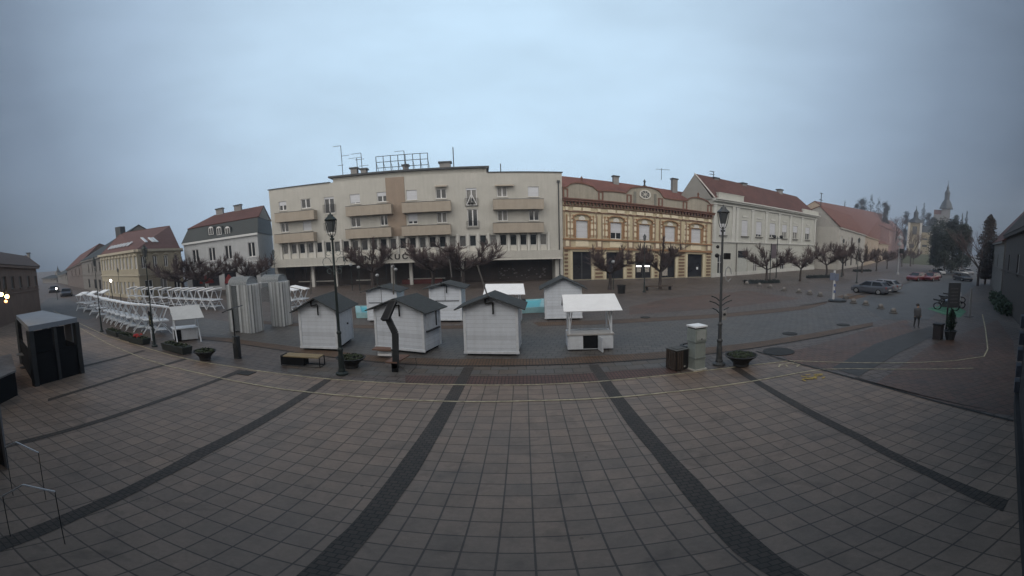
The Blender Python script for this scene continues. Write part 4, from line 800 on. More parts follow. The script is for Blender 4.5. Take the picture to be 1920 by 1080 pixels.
m.lathe([(r*s2,zz(1767,y,d2)) for r,y in prof],(0,0,0),10,PI/10); m.tube((0,0,zz(1767,345,d2)),(0,0,zz(1767,338,d2)),0.25*s2,n=5); m.tube((-1.2*s2,0,zz(1767,340,d2)),(1.2*s2,0,zz(1767,340,d2)),0.25*s2,n=5); m.build('spire',M_cu,ct)
m=MB(); m.box(-22*s2,-8.3*s2,-7*s2,7*s2,0,zz(1752,402,d2)); m.build('nave',mat('pale_tower_render',(0.15,0.15,0.15)),ct); m=MB(); m.prism([(-7.5*s2,zz(1752,402,d2)),(7.5*s2,zz(1752,402,d2)),(0,zz(1752,393,d2))],0,13.7*s2); m.v=[Vector((-22*s2+p.y,p.x,p.z)) for p in m.v]; m.build('nave_roof',M_tilered2,ct)
# grassy bank in front of the churches
m=MB(); pts=[Pd(x,y,d) for x,y,d in ((1690,485,150),(1740,486,140),(1785,487,150),(1775,478,215),(1735,476,212),(1690,478,210))]
for p in pts[:3]: p.z=0.0
m.add([tuple(p) for p in pts],[(0,1,4,5),(1,2,3,4)]); o=m.build('grass_bank',mat('winter_grass',(0.06,0.07,0.035),0.9,0.4,0.5)); o['kind']='structure'
# houses on the right hand side of the street
pxhouse('hazy_red_roof_house','hazy house with dull red roof behind the tall dark tree on the right street',((1858,512),(1877,534)),(459,455),((1850,432),(1885,428)),6,14,[((1864,1871),485,.5,.75,1.0,'w')],M_du2,M_tilered2,dist=(64,42))
pxhouse('dark_corner_building','large grey building at the right edge behind the hedge and pavement',((1879,540),(1975,640)),(446,405),((1876,420),(1960,370)),5,14,[((1893,1910,1930,1950),480,.5,.72,1.0,'w')],mat('dark_brownish_grey_render',(0.06,0.052,0.05),0.85,0.15,1,streak=0.2),mat('dark_old_tiles',(0.03,0.026,0.026),0.9,0.2,2,stripes=(2,0.2,0.15,0.7)),dist=(38,17))  # dark brownish grey is the wall's own colour
# dark house wall standing close to the camera on the right
A=at(1907,760); B=at(1926,1000); dk=thing('near_stone_building','dark stone wall of the nearest building at the right edge','building',Vector((A.x,A.y,0)),math.atan2(B.y-A.y,B.x-A.x))
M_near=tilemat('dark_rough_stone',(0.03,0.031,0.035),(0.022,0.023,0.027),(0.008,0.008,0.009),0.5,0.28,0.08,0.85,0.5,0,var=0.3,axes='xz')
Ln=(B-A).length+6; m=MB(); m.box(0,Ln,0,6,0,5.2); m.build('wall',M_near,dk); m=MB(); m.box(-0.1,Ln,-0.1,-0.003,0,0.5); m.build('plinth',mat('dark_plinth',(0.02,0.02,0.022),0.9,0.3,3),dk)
m=MB()
for i in range(5): m.box(-0.14,0.3,-0.14,-0.004,0.6+i*0.55,0.98+i*0.55); m.cut()
m.build_each('quoin_stone',mat('blue_grey_quoin',(0.07,0.08,0.10),0.8,0.3,4),dk)
# unseen tall building added behind the camera to darken the near paving
bb=thing('added_shade_building','unseen tall house front added behind the viewer to darken the near paving','building',(0,-2.2,0))
m=MB(); wall(m,-26,26,0,13,[(-25+i*3,-23.8+i*3,z,z+1.8) for i in range(17) for z in (1.2,4.6,8)],y=0); m.add([(-26,0,13),(26,0,13),(26,-12,13),(-26,-12,13)],[(3,2,1,0)]); m.build('wall',mat('dark_ochre_render',(0.16,0.13,0.1),0.85,0.1,1),bb)
m=MB(); m.box(-26,26,-0.5,-0.3,0,12.9); m.build('dark_glazing',M_pane,bb)
# ---------------------------------------------------------------- trees
def twigtree(seed,h=4.6,rad=1.55,trunk=1.55,limbs=6,twigs=330,tr=0.10):
    rnd=random.Random(seed); tk=MB(); cr=MB()
    p=Vector((0,0,0)); pts=[p]; 
    for i in range(4): p=p+Vector((rnd.uniform(-.04,.04),rnd.uniform(-.04,.04),trunk/4)); pts.append(p)
    for i in range(4): tk.tube(pts[i],pts[i+1],tr*(1.25 if i==0 else 1-0.06*i),tr*(1-0.06*(i+1)),8)
    tips=[]
    for k in range(limbs):
        a=2*PI*k/limbs+rnd.uniform(-.35,.35); q=pts[-1].copy(); r=tr*0.62; e=rnd.uniform(.45,1.1)
        for j in range(4):
            d=Vector((math.cos(a)*math.cos(e),math.sin(a)*math.cos(e),math.sin(e))); L_=rad/3.0*rnd.uniform(.8,1.15); n=q+d*L_; tk.tube(q,n,r,r*0.78,6); r*=0.78; q=n; e+=rnd.uniform(-.15,.25); a+=rnd.uniform(-.4,.4); tips.append((q.copy(),a,e))
            if j>=1:
                a2=a+rnd.choice((-1,1))*rnd.uniform(.5,1.1); e2=e+rnd.uniform(-.3,.3); d2=Vector((math.cos(a2)*math.cos(e2),math.sin(a2)*math.cos(e2),math.sin(e2))); n2=q+d2*L_*.9; tk.tube(q,n2,r*.8,r*.5,5); tips.append((n2,a2,e2))
        tk.ball(q,r*1.7,6,4)
    for i in range(twigs):
        q,a,e=rnd.choice(tips); a+=rnd.uniform(-1.2,1.2); e=min(1.5,max(-.2,e+rnd.uniform(-.5,.9))); L_=rnd.uniform(.3,.95); r=rnd.uniform(.009,.017)
        d=Vector((math.cos(a)*math.cos(e),math.sin(a)*math.cos(e),math.sin(e))); mid=q+d*L_*.5; e2=e+rnd.uniform(0,.5); d2=Vector((math.cos(a)*math.cos(e2),math.sin(a)*math.cos(e2),math.sin(e2))); end=mid+d2*L_*.5
        cr.tube(q,mid,r,r*.8,3,False); cr.tube(mid,end,r*.8,r*.4,3,False)
        if rnd.random()<.6: a3=a+rnd.uniform(-.9,.9); d3=Vector((math.cos(a3)*math.cos(e),math.sin(a3)*math.cos(e),math.sin(e))); cr.tube(mid,mid+d3*L_*.4,r*.7,r*.3,3,False)
    return tk,cr
def mk_tree(seed,label,loc,rz=0,sc=1.0,group=None,name='pollarded_tree',**kw):
    t=thing(name,label,'tree',loc,rz,group); tk,cr=twigtree(seed,**kw); tk.build('trunk',M_bark,t); cr.build('crown',M_twig,t); t.scale=(sc,sc,sc); return t
protoT=[mk_tree(s,'','',0) if False else None for s in ()]
TR=[(345,558,480,1.5,'bare tree behind the back stall row, leftmost of the square trees'),(386,556,480,1.45,'bare tree between the leftmost square tree and the lattice towers'),(470,548,473,1.45,'bare tree behind the lattice topped gate towers'),
 (700,541,459,1.65,'bare tree before the raised shop letters'),(812,541,452,1.5,'bare tree right of the shop letters, left of its close neighbour'),(868,541,449,1.6,'bare tree behind the hut with the thin flagpole'),
 (1143,543,460,1.45,'bare tree before the second bay of the ornate building'),(1238,541,457,1.4,'bare tree before the lit shop of the ornate building'),
 (1437,531,460,1.3,'bare tree beside the twin armed lamp'),(1500,527,463,1.1,'slender bare tree before the pale corner building'),(1549,520,457,1.3,'bare tree at the right end of the pale corner building'),
 (1580,517,455,1.2,'bare tree before the white gable house'),(1616,511,460,1.15,'bare tree before the cream street house'),(1643,508,465,1.15,'bare tree before the pink house, over a low hedge'),(1663,504,466,1.1,'smaller bare tree right of the one over the hedge'),(1691,500,466,1.15,'bare tree beside the white advertising column'),(1712,496,466,1.15,'farthest bare tree of the row, before the yellow church')]
protos=[]
GT='pollarded trees of the square'
for i,(x,yb,yt,wd,lab) in enumerate(TR):
    p=at(x,yb); z=zat(x,yt,p); s=z/4.3
    if i<4: t=mk_tree(11+i,lab,p,0,1,GT,limbs=6+i%2,twigs=1350); protos.append(t); t.scale=(s*wd,s*wd,s)
    else: dup(protos[i%4],p,1.7*i,lab,GT,(s*wd,s*wd,s))
def bigbare(seed,label,loc,h,rad):
    rnd=random.Random(seed); t=thing('bare_tree',label,'tree',loc); tk=MB(); cr=MB()
    def br(p,d,L_,r,k):
        n=p+d*L_; (tk if k<2 else cr).tube(p,n,r,r*.7,6 if k<2 else 3,False)
        if k>=6: return
        for i in range(2 if k>3 else 3):
            a=Vector((rnd.uniform(-1,1),rnd.uniform(-1,1),rnd.uniform(-.2,.7))); br(n,(d*1.1+a*.75).normalized(),L_*rnd.uniform(.62,.85),r*.62,k+1)
    br(Vector((0,0,0)),Vector((0,0,1)),h*.26,h*.018,0); tk.build('trunk',M_bark,t); cr.build('crown',M_twig,t); return t
def leafy(seed,label,x,yb,dist,yt,wpx,kind='dense',col=None,group=None,n=2600):
    rnd=random.Random(seed); p=Pd(x,yb,dist); p.z=0; H=Pd(x,yt,dist).z; rad=wpx/2*dist/FX
    t=thing({'dense':'dense_tree','conifer':'conifer_tree','column':'columnar_tree'}[kind],label,'tree',p,0,group)
    m=MB(); m.tube((0,0,0),(0,0,H*.8),H*.014,H*.004,7); m.build('trunk',M_bark,t)
    m=MB(); lumps=[]
    if kind=='dense':
        for i in range(34): a=rnd.uniform(0,2*PI); f=rnd.random()**1.3; rr=rad*rnd.uniform(0.05,.3+.45*f); r=rad*rnd.uniform(.26,.42); lumps.append((Vector((rr*math.cos(a),rr*math.sin(a),H-r*1.05-f*H*.75)),r))
    s=max(.2,dist/FX*1.15)
    for i in range(int(n*1.8)):
        if kind=='dense': c,r=rnd.choice(lumps); v=Vector((rnd.gauss(0,1),rnd.gauss(0,1),rnd.gauss(0,1))).normalized(); q=c+v*r*rnd.uniform(.3,1.0)+Vector((rnd.gauss(0,.12),rnd.gauss(0,.12),rnd.gauss(0,.16)))*rad
        elif kind=='conifer': f=rnd.random()**.6; z=H*(1-f*.9); r=rad*min(1,f*3.0+.10)*(.72+.28*math.sin(z*9/H*6)); a=rnd.uniform(0,2*PI); r*=rnd.uniform(.35,1.0); q=Vector((r*math.cos(a),r*math.sin(a),z-r*.15))
        else: f=rnd.random(); z=H*(.08+.92*f); r=rad*math.sin(PI*min(1,(f*.86+.14)))**.6*rnd.uniform(.2,1.0)*(.8+.2*math.sin(f*23)+rnd.gauss(0,.12)); a=rnd.uniform(0,2*PI); q=Vector((r*math.cos(a),r*math.sin(a),z))
        d1=Vector((rnd.gauss(0,1),rnd.gauss(0,1),rnd.gauss(0,1))).normalized(); d2=d1.orthogonal().normalized(); k=s*rnd.uniform(.5,1.2)
        m.add([q-d1*k,q+d2*k*.6,q+d1*k,q-d2*k*.6],[(0,1,2,3)])
    m.build('crown',col or mat('dark_evergreen_leaves',(0.022,0.032,0.026),0.9,0.5,.6),t); return t
M_ev2=mat('blackish_green_leaves',(0.018,0.026,0.028),0.9,0.5,.6); M_brush=mat('brown_brush',(0.055,0.045,0.04),0.9,0.5,.6)
for i,(x,yt,w_,kd,dist,lab) in enumerate([(1600,380,22,'dense',260,'small round tree top just over the orange roof'),(1562,380,14,'dense',260,'leftmost dark tree top behind the white gable house'),(1578,375,11,'conifer',262,'slim dark conifer top behind the gable house roof'),
  (1610,371,40,'dense',255,'broad dark tree crown behind the orange roofs'),(1627,362,24,'conifer',250,'tallest ragged conifer behind the orange roofs'),(1641,368,24,'conifer',258,'ragged conifer right of the tallest one behind the roofs'),
  (1655,378,26,'dense',262,'loose tree at the right end of the orange roof ridge'),(1694,396,22,'dense',240,'dark round tree left of the yellow church tower'),(1725,378,16,'conifer',280,'thin pointed conifer between the two churches'),(1735,398,22,'dense',275,'dark tree behind the yellow church nave'),
  (1758,408,64,'dense',100,'large dark tree mass below the tall church tower'),(1785,410,60,'dense',92,'large dark tree right of the tall tower beside the road'),(1804,420,44,'dense',88,'dark tree closest to the climbing road'),(1745,408,26,'dense',235,'dark tree touching the left side of the tall tower'),
  (1798,399,9,'conifer',210,'slim conifer right of the tall church tower'),(1806,395,11,'conifer',205,'pointed conifer at the right end of the hill trees'),(1787,402,18,'dense',225,'ragged tree top just right of the tower'),(1815,425,16,'column',180,'narrow tree where the road meets the sky'),(1772,425,54,'dense',84,'darkest nearest tree of the hill wood, in the middle'),(1756,432,32,'dense',90,'dark tree at the left end of the hill wood beside the yellow church')]):
    leafy(50+i,lab,x,478+5,dist,yt,w_,kd,M_ev2 if i%2 else None,'trees on the church hill',n=1900 if w_<25 else 6000)
leafy(90,'dark shaggy tree standing alone on the right street',1849,505,62,402,46,'column',M_brush,n=3600)
p=Pd(1676,480,230); p.z=0; bigbare(4,'tall bare tree over the roof of the pink house',p,Pd(1676,381,230).z,6)
p=Pd(1708,482,120); p.z=0; bigbare(5,'dark bare tree before the yellow church tower',p,Pd(1708,425,120).z,6)
p=Pd(1836,500,58); p.z=0; bigbare(8,'brown bare tree left of the shaggy tree on the right street',p,Pd(1838,412,58).z,5)
for x,yb,l_ in ((1437,531,'low clipped hedge ring at the foot of the tree by the twin armed lamp'),(1545,521,'low clipped hedge ring before the right end of the pale corner building'),(1625,509,'low hedge strip beneath the trees before the cream house')):
    p=at(x-8,yb); t=thing('clipped_hedge',l_,'hedge',p); m=MB(); rnd=random.Random(int(x))
    for i in range(420):
        q=Vector((rnd.uniform(-2.2,2.2),rnd.uniform(-.5,.5),rnd.uniform(0.05,.45))); d1=Vector((rnd.gauss(0,1),rnd.gauss(0,1),rnd.gauss(0,1))).normalized(); d2=d1.orthogonal(); m.add([q-d1*.12,q+d2*.09,q+d1*.12,q-d2*.09],[(0,1,2,3)])
    m.box(-2.1,2.1,-.4,.4,0,.38); m.build('foliage',M_ev2,t)
# dark hedge along the right pavement
t=thing('pavement_hedge','dark green hedge strip along the right pavement below the grey building','hedge',(0,0,0)); a=Pd(1870,540,40); b=Pd(1893,572,30); m=MB(); rnd=random.Random(3)
a.z=b.z=0
t.location=a
for i in range(1600):
    f=rnd.random(); q=(b-a)*f+Vector((rnd.uniform(-.6,.6),rnd.uniform(-.6,.6),rnd.uniform(0,1.1))); d1=Vector((rnd.gauss(0,1),rnd.gauss(0,1),rnd.gauss(0,1))).normalized(); d2=d1.orthogonal(); m.add([q-d1*.16,q+d2*.1,q+d1*.16,q-d2*.1],[(0,1,2,3)])
m.build('foliage',mat('hedge_leaves',(0.025,0.045,0.025),0.9,0.5,1),t)
# ---------------------------------------------------------------- market huts
def hut(label,fl,fr_,zl,apex,depth,pole=None,door=None,window=None,bracket=True,base=0.14,seam=False,roofw=0.32):
    A=at(*fl); B=at(*fr_); A.z=B.z=0; ang=math.atan2(B.y-A.y,B.x-A.x); L_=(B-A).length; fr=Fr(A,ang)
    H=fr.uz(*zl)[1]; zr=fr.uz(apex[0],apex[1],-0.25)[1]-0.06; t=thing('market_hut',label,'market hut',A,ang,'white wooden market huts')
    m=MB(); m.box(0,L_,0,depth,base,H); m.prism([(0,H+.001),(L_,H+.001),(L_/2,zr-.12)],0,depth); m.build('board_wall',M_siding,t)
    m=MB(); m.box(0.08,L_-0.08,0.08,depth-0.08,0.02,base-.01); m.build('dark_skid',M_dark,t)
    m=MB()
    for x in (-0.03,L_-0.07):
        for y in (-0.03,depth-0.07): m.box(x,x+0.1,y,y+0.1,base+.02,H-.03); m.cut()
    m.build_each('corner_trim',M_white,t)
    m=MB(); m.box(-0.05,L_+.05,-0.05,-0.005,base-.02,base+.09); m.build('base_trim',M_white,t)
    o=roofw; sl=(zr-H)/(L_/2); e=H-sl*o+.05
    m=MB(); m.slab([(-o,-.28,e),(L_/2,-.28,zr),(L_/2,depth+.2,zr),(-o,depth+.2,e)][::-1] if False else [(-o,depth+.2,e),(-o,-.28,e),(L_/2,-.28,zr),(L_/2,depth+.2,zr)],0.05)
    m.slab([(L_+o,-.28,e),(L_+o,depth+.2,e),(L_/2,depth+.2,zr),(L_/2,-.28,zr)],0.05); m.build('roof',M_felt,t)
    if bracket:
        c=L_*0.56; zb=H+(zr-H)*.15; m=MB(); m.path([(c-.28,-.1,zb+.35),(c-.28,-.1,zb+.05),(c,-.1,zb+.12),(c,-.1,zb-.42)],0.035); br=m.build('flagpole_bracket',M_black,t)
        if pole: 
            x0,x1=fr.uz(*pole[0],-.12),fr.uz(*pole[1],-.12); m=MB(); m.tube((x0[0],-.12,x0[1]),(x1[0],-.12,x1[1]),0.03,n=6); m.build('flagpole',M_kerb,br)
    if seam:
        m=MB(); m.box(L_/2-.01,L_/2+.01,-.012,-.002,H*.62,zr-.2); m.cut(); m.box(.1,L_-.1,-.02,-.002,H*.60,H*.625); m.build_each('shutter_seam',M_coping,t)
    if door=='side':
        m=MB(); m.box(L_+.003,L_+.04,depth*.15,depth*.85,base+.05,H-.12); d=m.build('door',M_white,t); m=MB(); m.tube((L_+.04,depth*.62,H*.52),(L_+.09,depth*.62,H*.52),.05,n=8); m.build('door_handle',M_black,d)
    if window=='side':
        m=MB(); m.box(L_+.003,L_+.03,depth*.15,depth*.82,H*.52,H-.12); d=m.build('hatch',M_white,t); m=MB(); m.box(L_+.031,L_+.12,depth*.1,depth*.86,H*.49,H*.52); m.build('hatch_sill',M_coping,d)
        m=MB(); m.box(L_+.031,L_+.045,depth*.70,depth*.76,H*.56,H*.9); m.build('gap',M_dark,d)
    return t,fr,L_,H
hut('left front row hut behind the plain bench, with round knob on its right wall',(566,656),(633.5,658.5),(561,578),(588.5,556),2.25,((583,552),(583,508)),door='side')
hut('middle front row hut behind the bent solar mast, closed hatch on its right wall',(706.7,655.5),(796.5,665),(703,577),(741,557),1.45,((738,552),(737,498)),window='side',roofw=.3)
hut('nearest wide hut with a leaning flagpole, rightmost of the front row',(872.8,667),(972,668),(869,574),(914.4,552),1.5,((917,564),(895,497)))
hut('back row hut behind the gap between the middle and rightmost front huts',(808,604),(866,604),(801,539),(832,529),1.7,((847,520),(843,487)),bracket=True,seam=True)
hut('back row hut half hidden behind the middle front hut, leftmost of its row',(691,603.5),(746,604),(689,545),(713,535),1.7,bracket=False,seam=True)
hut('back row hut on its own behind the open white stall, nearest the ornate building',(1023,601),(1090.6,599.5),(1023,538),(1051,518.5),1.7,bracket=False)
# ---------------------------------------------------------------- stalls with sheet roofs
def stall(label,fl,fr_,ridge,eave,top,depth=1.25,open_=True,name='market_stall',group='white stalls with canopies'):
    A=at(*fl); B=at(*fr_); A.z=B.z=0; ang=math.atan2(B.y-A.y,B.x-A.x); L_=(B-A).length; fr=Fr(A,ang)
    Ze=fr.uz(*eave,-.25)[1]; Zr=fr.uz(*ridge,depth/2)[1]; Zt=fr.uz(*top)[1]; t=thing(name,label,'market stall',A,ang,group)
    o=.16; m=MB(); m.slab([(-o,-.3,Ze),(L_+o+.15,-.3,Ze),(L_+o,depth/2,Zr),(-o,depth/2,Zr)],.04); m.slab([(L_+o,depth+.3,Ze),(-o,depth+.3,Ze),(-o,depth/2,Zr),(L_+o,depth/2,Zr)],.04); m.build('canopy',M_canvas,t)
    m=MB()
    for x in (.04,L_-.1):
        for y in (.02,depth-.08): m.box(x,x+.06,y,y+.06,Zt+.001,Ze+.02 if y<.1 else Ze+.02); m.cut()
        m.box(x,x+.06,depth/2-.03,depth/2+.03,Ze,Zr-.06); m.cut()
    for x in (.04,L_-.1): m.tube((x+.03,.05,Zt),(x-.12 if x>1 else x+.15,.05,Ze),.02,n=5); m.cut()
    m.build_each('post',M_white,t)
    m=MB(); m.box(-.03,L_+.03,-.06,depth*.55,Zt-.06,Zt); m.build('counter_top',mat('grey_counter_boards',(0.40,0.39,0.38),0.7,0.2,5,stripes=(1,0.16,0.1,0.5)),t)
    m=MB(); m.box(0,.04,0,depth,.08,Zt-.061); m.box(L_-.04,L_,0,depth,.08,Zt-.061); m.box(.041,L_-.041,depth-.04,depth,.08,Zt-.061); m.box(.041,L_-.041,.0,depth-.041,.08,.11); m.build('counter_box',M_white,t)
    m=MB(); m.box(.05,L_*.33,-.03,-.003,.1,Zt-.08); m.build('front_panel',M_white,t)
    m=MB(); m.box(L_*.66,L_-.03,-.03,-.003,.1,Zt-.08); m.build('front_panel',M_white,t)
    m=MB(); a_=R(55); x0=L_*.66; m.hexa([(x0,-.03,.05),(x0+.03,-.03,.05),(x0+.03+.35*math.sin(.3),-.5,.05),(x0+.35*math.sin(.3),-.5,.05)],[(x0,-.03,Zt-.1),(x0+.03,-.03,Zt-.1),(x0+.03+.35*math.sin(.3),-.5,Zt-.1),(x0+.35*math.sin(.3),-.5,Zt-.1)]); m.build('open_door',M_white,t)
    m=MB(); m.box(L_*.335,L_*.655,-.002,.4,.115,Zt-.065); m.build('painted_inside_shade',M_dark,t)  # near black block fills the opening in place of its inner shade
    return t
stall('open white stall standing alone on the right with counter door ajar',(1065,659),(1150,656),(1100,551.5),(1100,583),(1100,626))
stall('white roofed stall mostly hidden behind the nearest hut',(915,607),(976,607),(945,532),(945,552),(945,583),depth=1.3)
# stall on the left with slanting sheet and crossed legs
A=at(330,641); ang=0.95; t=thing('market_stall','grey sheeted stall with splayed white legs and a boxed counter, nearest of the left stalls','market stall',A,ang,'white stalls with canopies')
m=MB(); m.box(-.05,1.15,-.1,.75,.1,.78); m.build('counter_box',M_white,t); m=MB(); m.box(-.06,.3,-.13,-.101,.1,.75); m.build('painted_inside_shade',M_dark,t); m=MB(); m.box(-.12,1.2,-.16,.8,.781,.84); m.build('counter_top',M_white,t)  # near black plate on the box front stands for shade inside it
m=MB()
for x in (0,1.2):
    for a,b in ((-.7,.35),(.9,.05)): m.tube((x,a,0.02),(x,b,1.95),.035,n=6); m.cut()
    m.tube((x,1.3,1.55),(x,.2,2.12),.03,n=6); m.cut(); m.tube((x,-1.0,1.55),(x,.2,2.12),.03,n=6); m.cut()
m.tube((0,1.3,1.55),(1.2,1.3,1.55),.03,n=6); m.build_each('post',M_white,t)
m=MB(); m.slab([(-.15,-1.05,1.56),(1.4,-1.05,1.56),(1.4,.2,2.2),(-.15,.2,2.2)],.03); m.build('canopy',mat('grey_white_sheet',(0.50,0.51,0.51),0.7,0.1,3),t)
# ---------------------------------------------------------------- trestle stalls in rows
def trestle(label,loc,rz,group):
    t=thing('trestle_stall',label,'market stall',loc,rz,group); W_=0.95
    fr=MB()
    for x in (-W_/2,W_/2):
        fr.tube((x,-.55,.02),(x,.12,1.05),.038,n=5); fr.cut(); fr.tube((x,.55,.02),(x,-.12,1.05),.038,n=5); fr.cut()
        fr.tube((x,-.05,.9),(x,-.42,1.85),.036,n=5); fr.cut(); fr.tube((x,.05,.9),(x,.42,1.85),.036,n=5); fr.cut()
    fr.build_each('leg',M_white,t)
    m=MB(); m.box(-W_/2-.05,W_/2+.05,-.45,.45,.92,.99); m.build('counter_top',M_white,t)
    m=MB(); m.box(-W_/2,W_/2,-.3,.3,.30,.34); m.build('lower_shelf',M_white,t)
    m=MB(); m.tube((-W_/2,-.38,1.85),(W_/2,-.38,1.85),.026,n=5); m.cut(); m.tube((-W_/2,.38,1.85),(W_/2,.38,1.85),.026,n=5); m.cut(); m.tube((-W_/2,-.3,.62),(W_/2,-.3,.62),.02,n=5); m.build_each('rail',M_white,t)
    m=MB(); m.slab([(-.36,-.62,1.86),(.36,-.62,1.86),(.38,.6,2.16),(-.38,.6,2.16)],.09); m.build('canopy',M_canvas,t)
    return t
def row(pts,n,labf,group,first=None,rz=None,jit=.06):
    out=[]; 
    for i in range(n):
        f=i/(n-1) if n>1 else 0; g=f*(len(pts)-1); k=min(int(g),len(pts)-2); p=pts[k].lerp(pts[k+1],g-k) if len(pts)>1 else pts[0]
        d=(pts[min(k+1,len(pts)-1)]-pts[k]); a=(math.atan2(d.y,d.x) if rz is None else rz)+random.uniform(-jit,jit); p=Vector((p.x,p.y,0))
        if first is None: first=trestle(labf(i),p,a,group); out.append(first)
        else: out.append(dup(first,p,a,labf(i),group))
    return first
random.seed(2)
ordn=['first','second','third','fourth','fifth','sixth','seventh','eighth','ninth','tenth','eleventh','twelfth','thirteenth']
G1='trestle stalls in the front left row'; G2='trestle stalls in the back left row'
f1=row([at(302,625),at(255,618),at(225,608),at(205,600),at(168,584)],12,lambda i:'%s trestle stall of the front left row, counting from the nearest'%ordn[i],G1,rz=R(146))
# in each row the stalls stand side by side, long side towards the square
p=[at(404,580),at(330,575),at(250,568)]
row(p,11,lambda i:'%s trestle stall of the back left row, counting from the gate towers'%ordn[i],G2,first=f1,rz=math.atan2(p[2].y-p[0].y,p[2].x-p[0].x)+PI/2)
dup(f1,at(545,583),.05+PI/2,'trestle stall standing alone between the gate towers and the left front hut',G2); 
dup(f1,at(566,580),.05+PI/2,'trestle stall half hidden behind the left front hut roof',G2)
for i,(x,y) in enumerate(((157,580),(176,578),(197,575))): dup(f1,at(x,y+2),R(20),'%s far trestle stall at the left end of the rows, seen from the left'%ordn[i],G2)
# ---------------------------------------------------------------- gate towers with corrugated panels and lattice barrels
M_corr=mat('grey_white_corrugated_sheet',(0.60,0.63,0.65),0.5,0.1,3,streak=0.15,stripes=(0,0.23,0.5,0.35)); M_corr2=mat('grey_white_corrugated_side',(0.60,0.63,0.65),0.5,0.1,3,streak=0.15,stripes=(1,0.23,0.5,0.35)); M_lat=mat('silver_wire_mesh',(0.34,0.37,0.39),0.5,0.5,26,metal=0.3)  # dark stripes paint the shade of the corrugation grooves into the colour
def gate_tower(label,pxb,W_,hy,open_=False,D_=1.1):
    A=at(*pxb); z=zat(pxb[0],hy,A); t=thing('gate_tower',label,'gate tower',A,-.02,'gate towers with lattice barrels')
    def corr(a,b,y,z0=0.02,side=None):
        m=MB(); n=max(2,int(abs(b-a)/.14)); pts=[]
        for i in range(n*2+1): x=a+(b-a)*i/(n*2); o=(.055 if i%2 else -.055); pts.append((x,y+o) if side is None else (side+o,x))
        for (x0,y0),(x1,y1) in zip(pts[:-1],pts[1:]):
            dx,dy=(0,.02) if side is None else (.02,0); m.hexa([(x0,y0,z0),(x1,y1,z0),(x1+dx,y1+dy,z0),(x0+dx,y0+dy,z0)],[(x0,y0,z),(x1,y1,z),(x1+dx,y1+dy,z),(x0+dx,y0+dy,z)])
        m.build('corrugated_panel',M_corr if side is None else M_corr2,t)
    a0,a1=(W_*.02,W_*.5) if open_ else (W_*.24,W_*.5)
    if not open_: corr(0,W_*.24,0); corr(0,W_*.24,D_); corr(0,D_,0,side=0)
    corr(W_*.5,W_,0); corr(W_*.5,W_,D_); corr(.05,D_-.05,0,side=W_)
    zl=z*.55 if open_ else .1
    for yy in (0,D_):
        m=MB(); nx=7
        for i in range(nx):
            for j in range(int((z-zl)/.13)):
                w_=(a1-a0)/nx; x=a0+i*w_; zz_=zl+j*.13; m.tube((x,yy,zz_),(x+w_,yy+.01,zz_+.13),.013,n=3,cap=False); m.tube((x+w_,yy,zz_),(x,yy+.01,zz_+.13),.013,n=3,cap=False)
        m.build('wire_lattice',M_lat,t)
    m=MB(); k=12; r=.46; zc=z+.02
    for xx in [i*W_*.8/10+W_*.1 for i in range(11)]:
        for i in range(k): a,b=PI*i/k,PI*(i+1)/k; m.tube((xx,D_/2+r*math.cos(a)*1.1,zc+r*math.sin(a)),(xx,D_/2+r*math.cos(b)*1.1,zc+r*math.sin(b)),.03,n=4,cap=False)
    for i in range(2*k+1): a=PI*i/(2*k); m.tube((W_*.1,D_/2+r*math.cos(a)*1.1,zc+r*math.sin(a)),(W_*.9,D_/2+r*math.cos(a)*1.1,zc+r*math.sin(a)),.022,n=4,cap=False)
    m.build('lattice_barrel',M_lat,t)
    m=MB()
    for xx in (W_*.12,W_*.88): m.prism([(D_/2+(r-.04)*1.1*math.cos(PI*i/k),zc+(r-.04)*math.sin(PI*i/k)) for i in range(k+1)],xx-.01,xx+.01); m.cut()
    m.v=[Vector((p.y,p.x,p.z)) for p in m.v]; m.build_each('mesh_end',M_lat,t)
    m=MB(); m.box(W_*.0 if not open_ else a0,W_,0.05,D_-.05,z-.05,z+.01); m.build('top_board',M_white,t)
    return t
gate_tower('left gate tower of grey corrugated panels with a lattice barrel on top',(432,622.5),1.55,534)
gate_tower('right gate tower with open passage, standing behind the left one',(492,611),1.45,529,True)
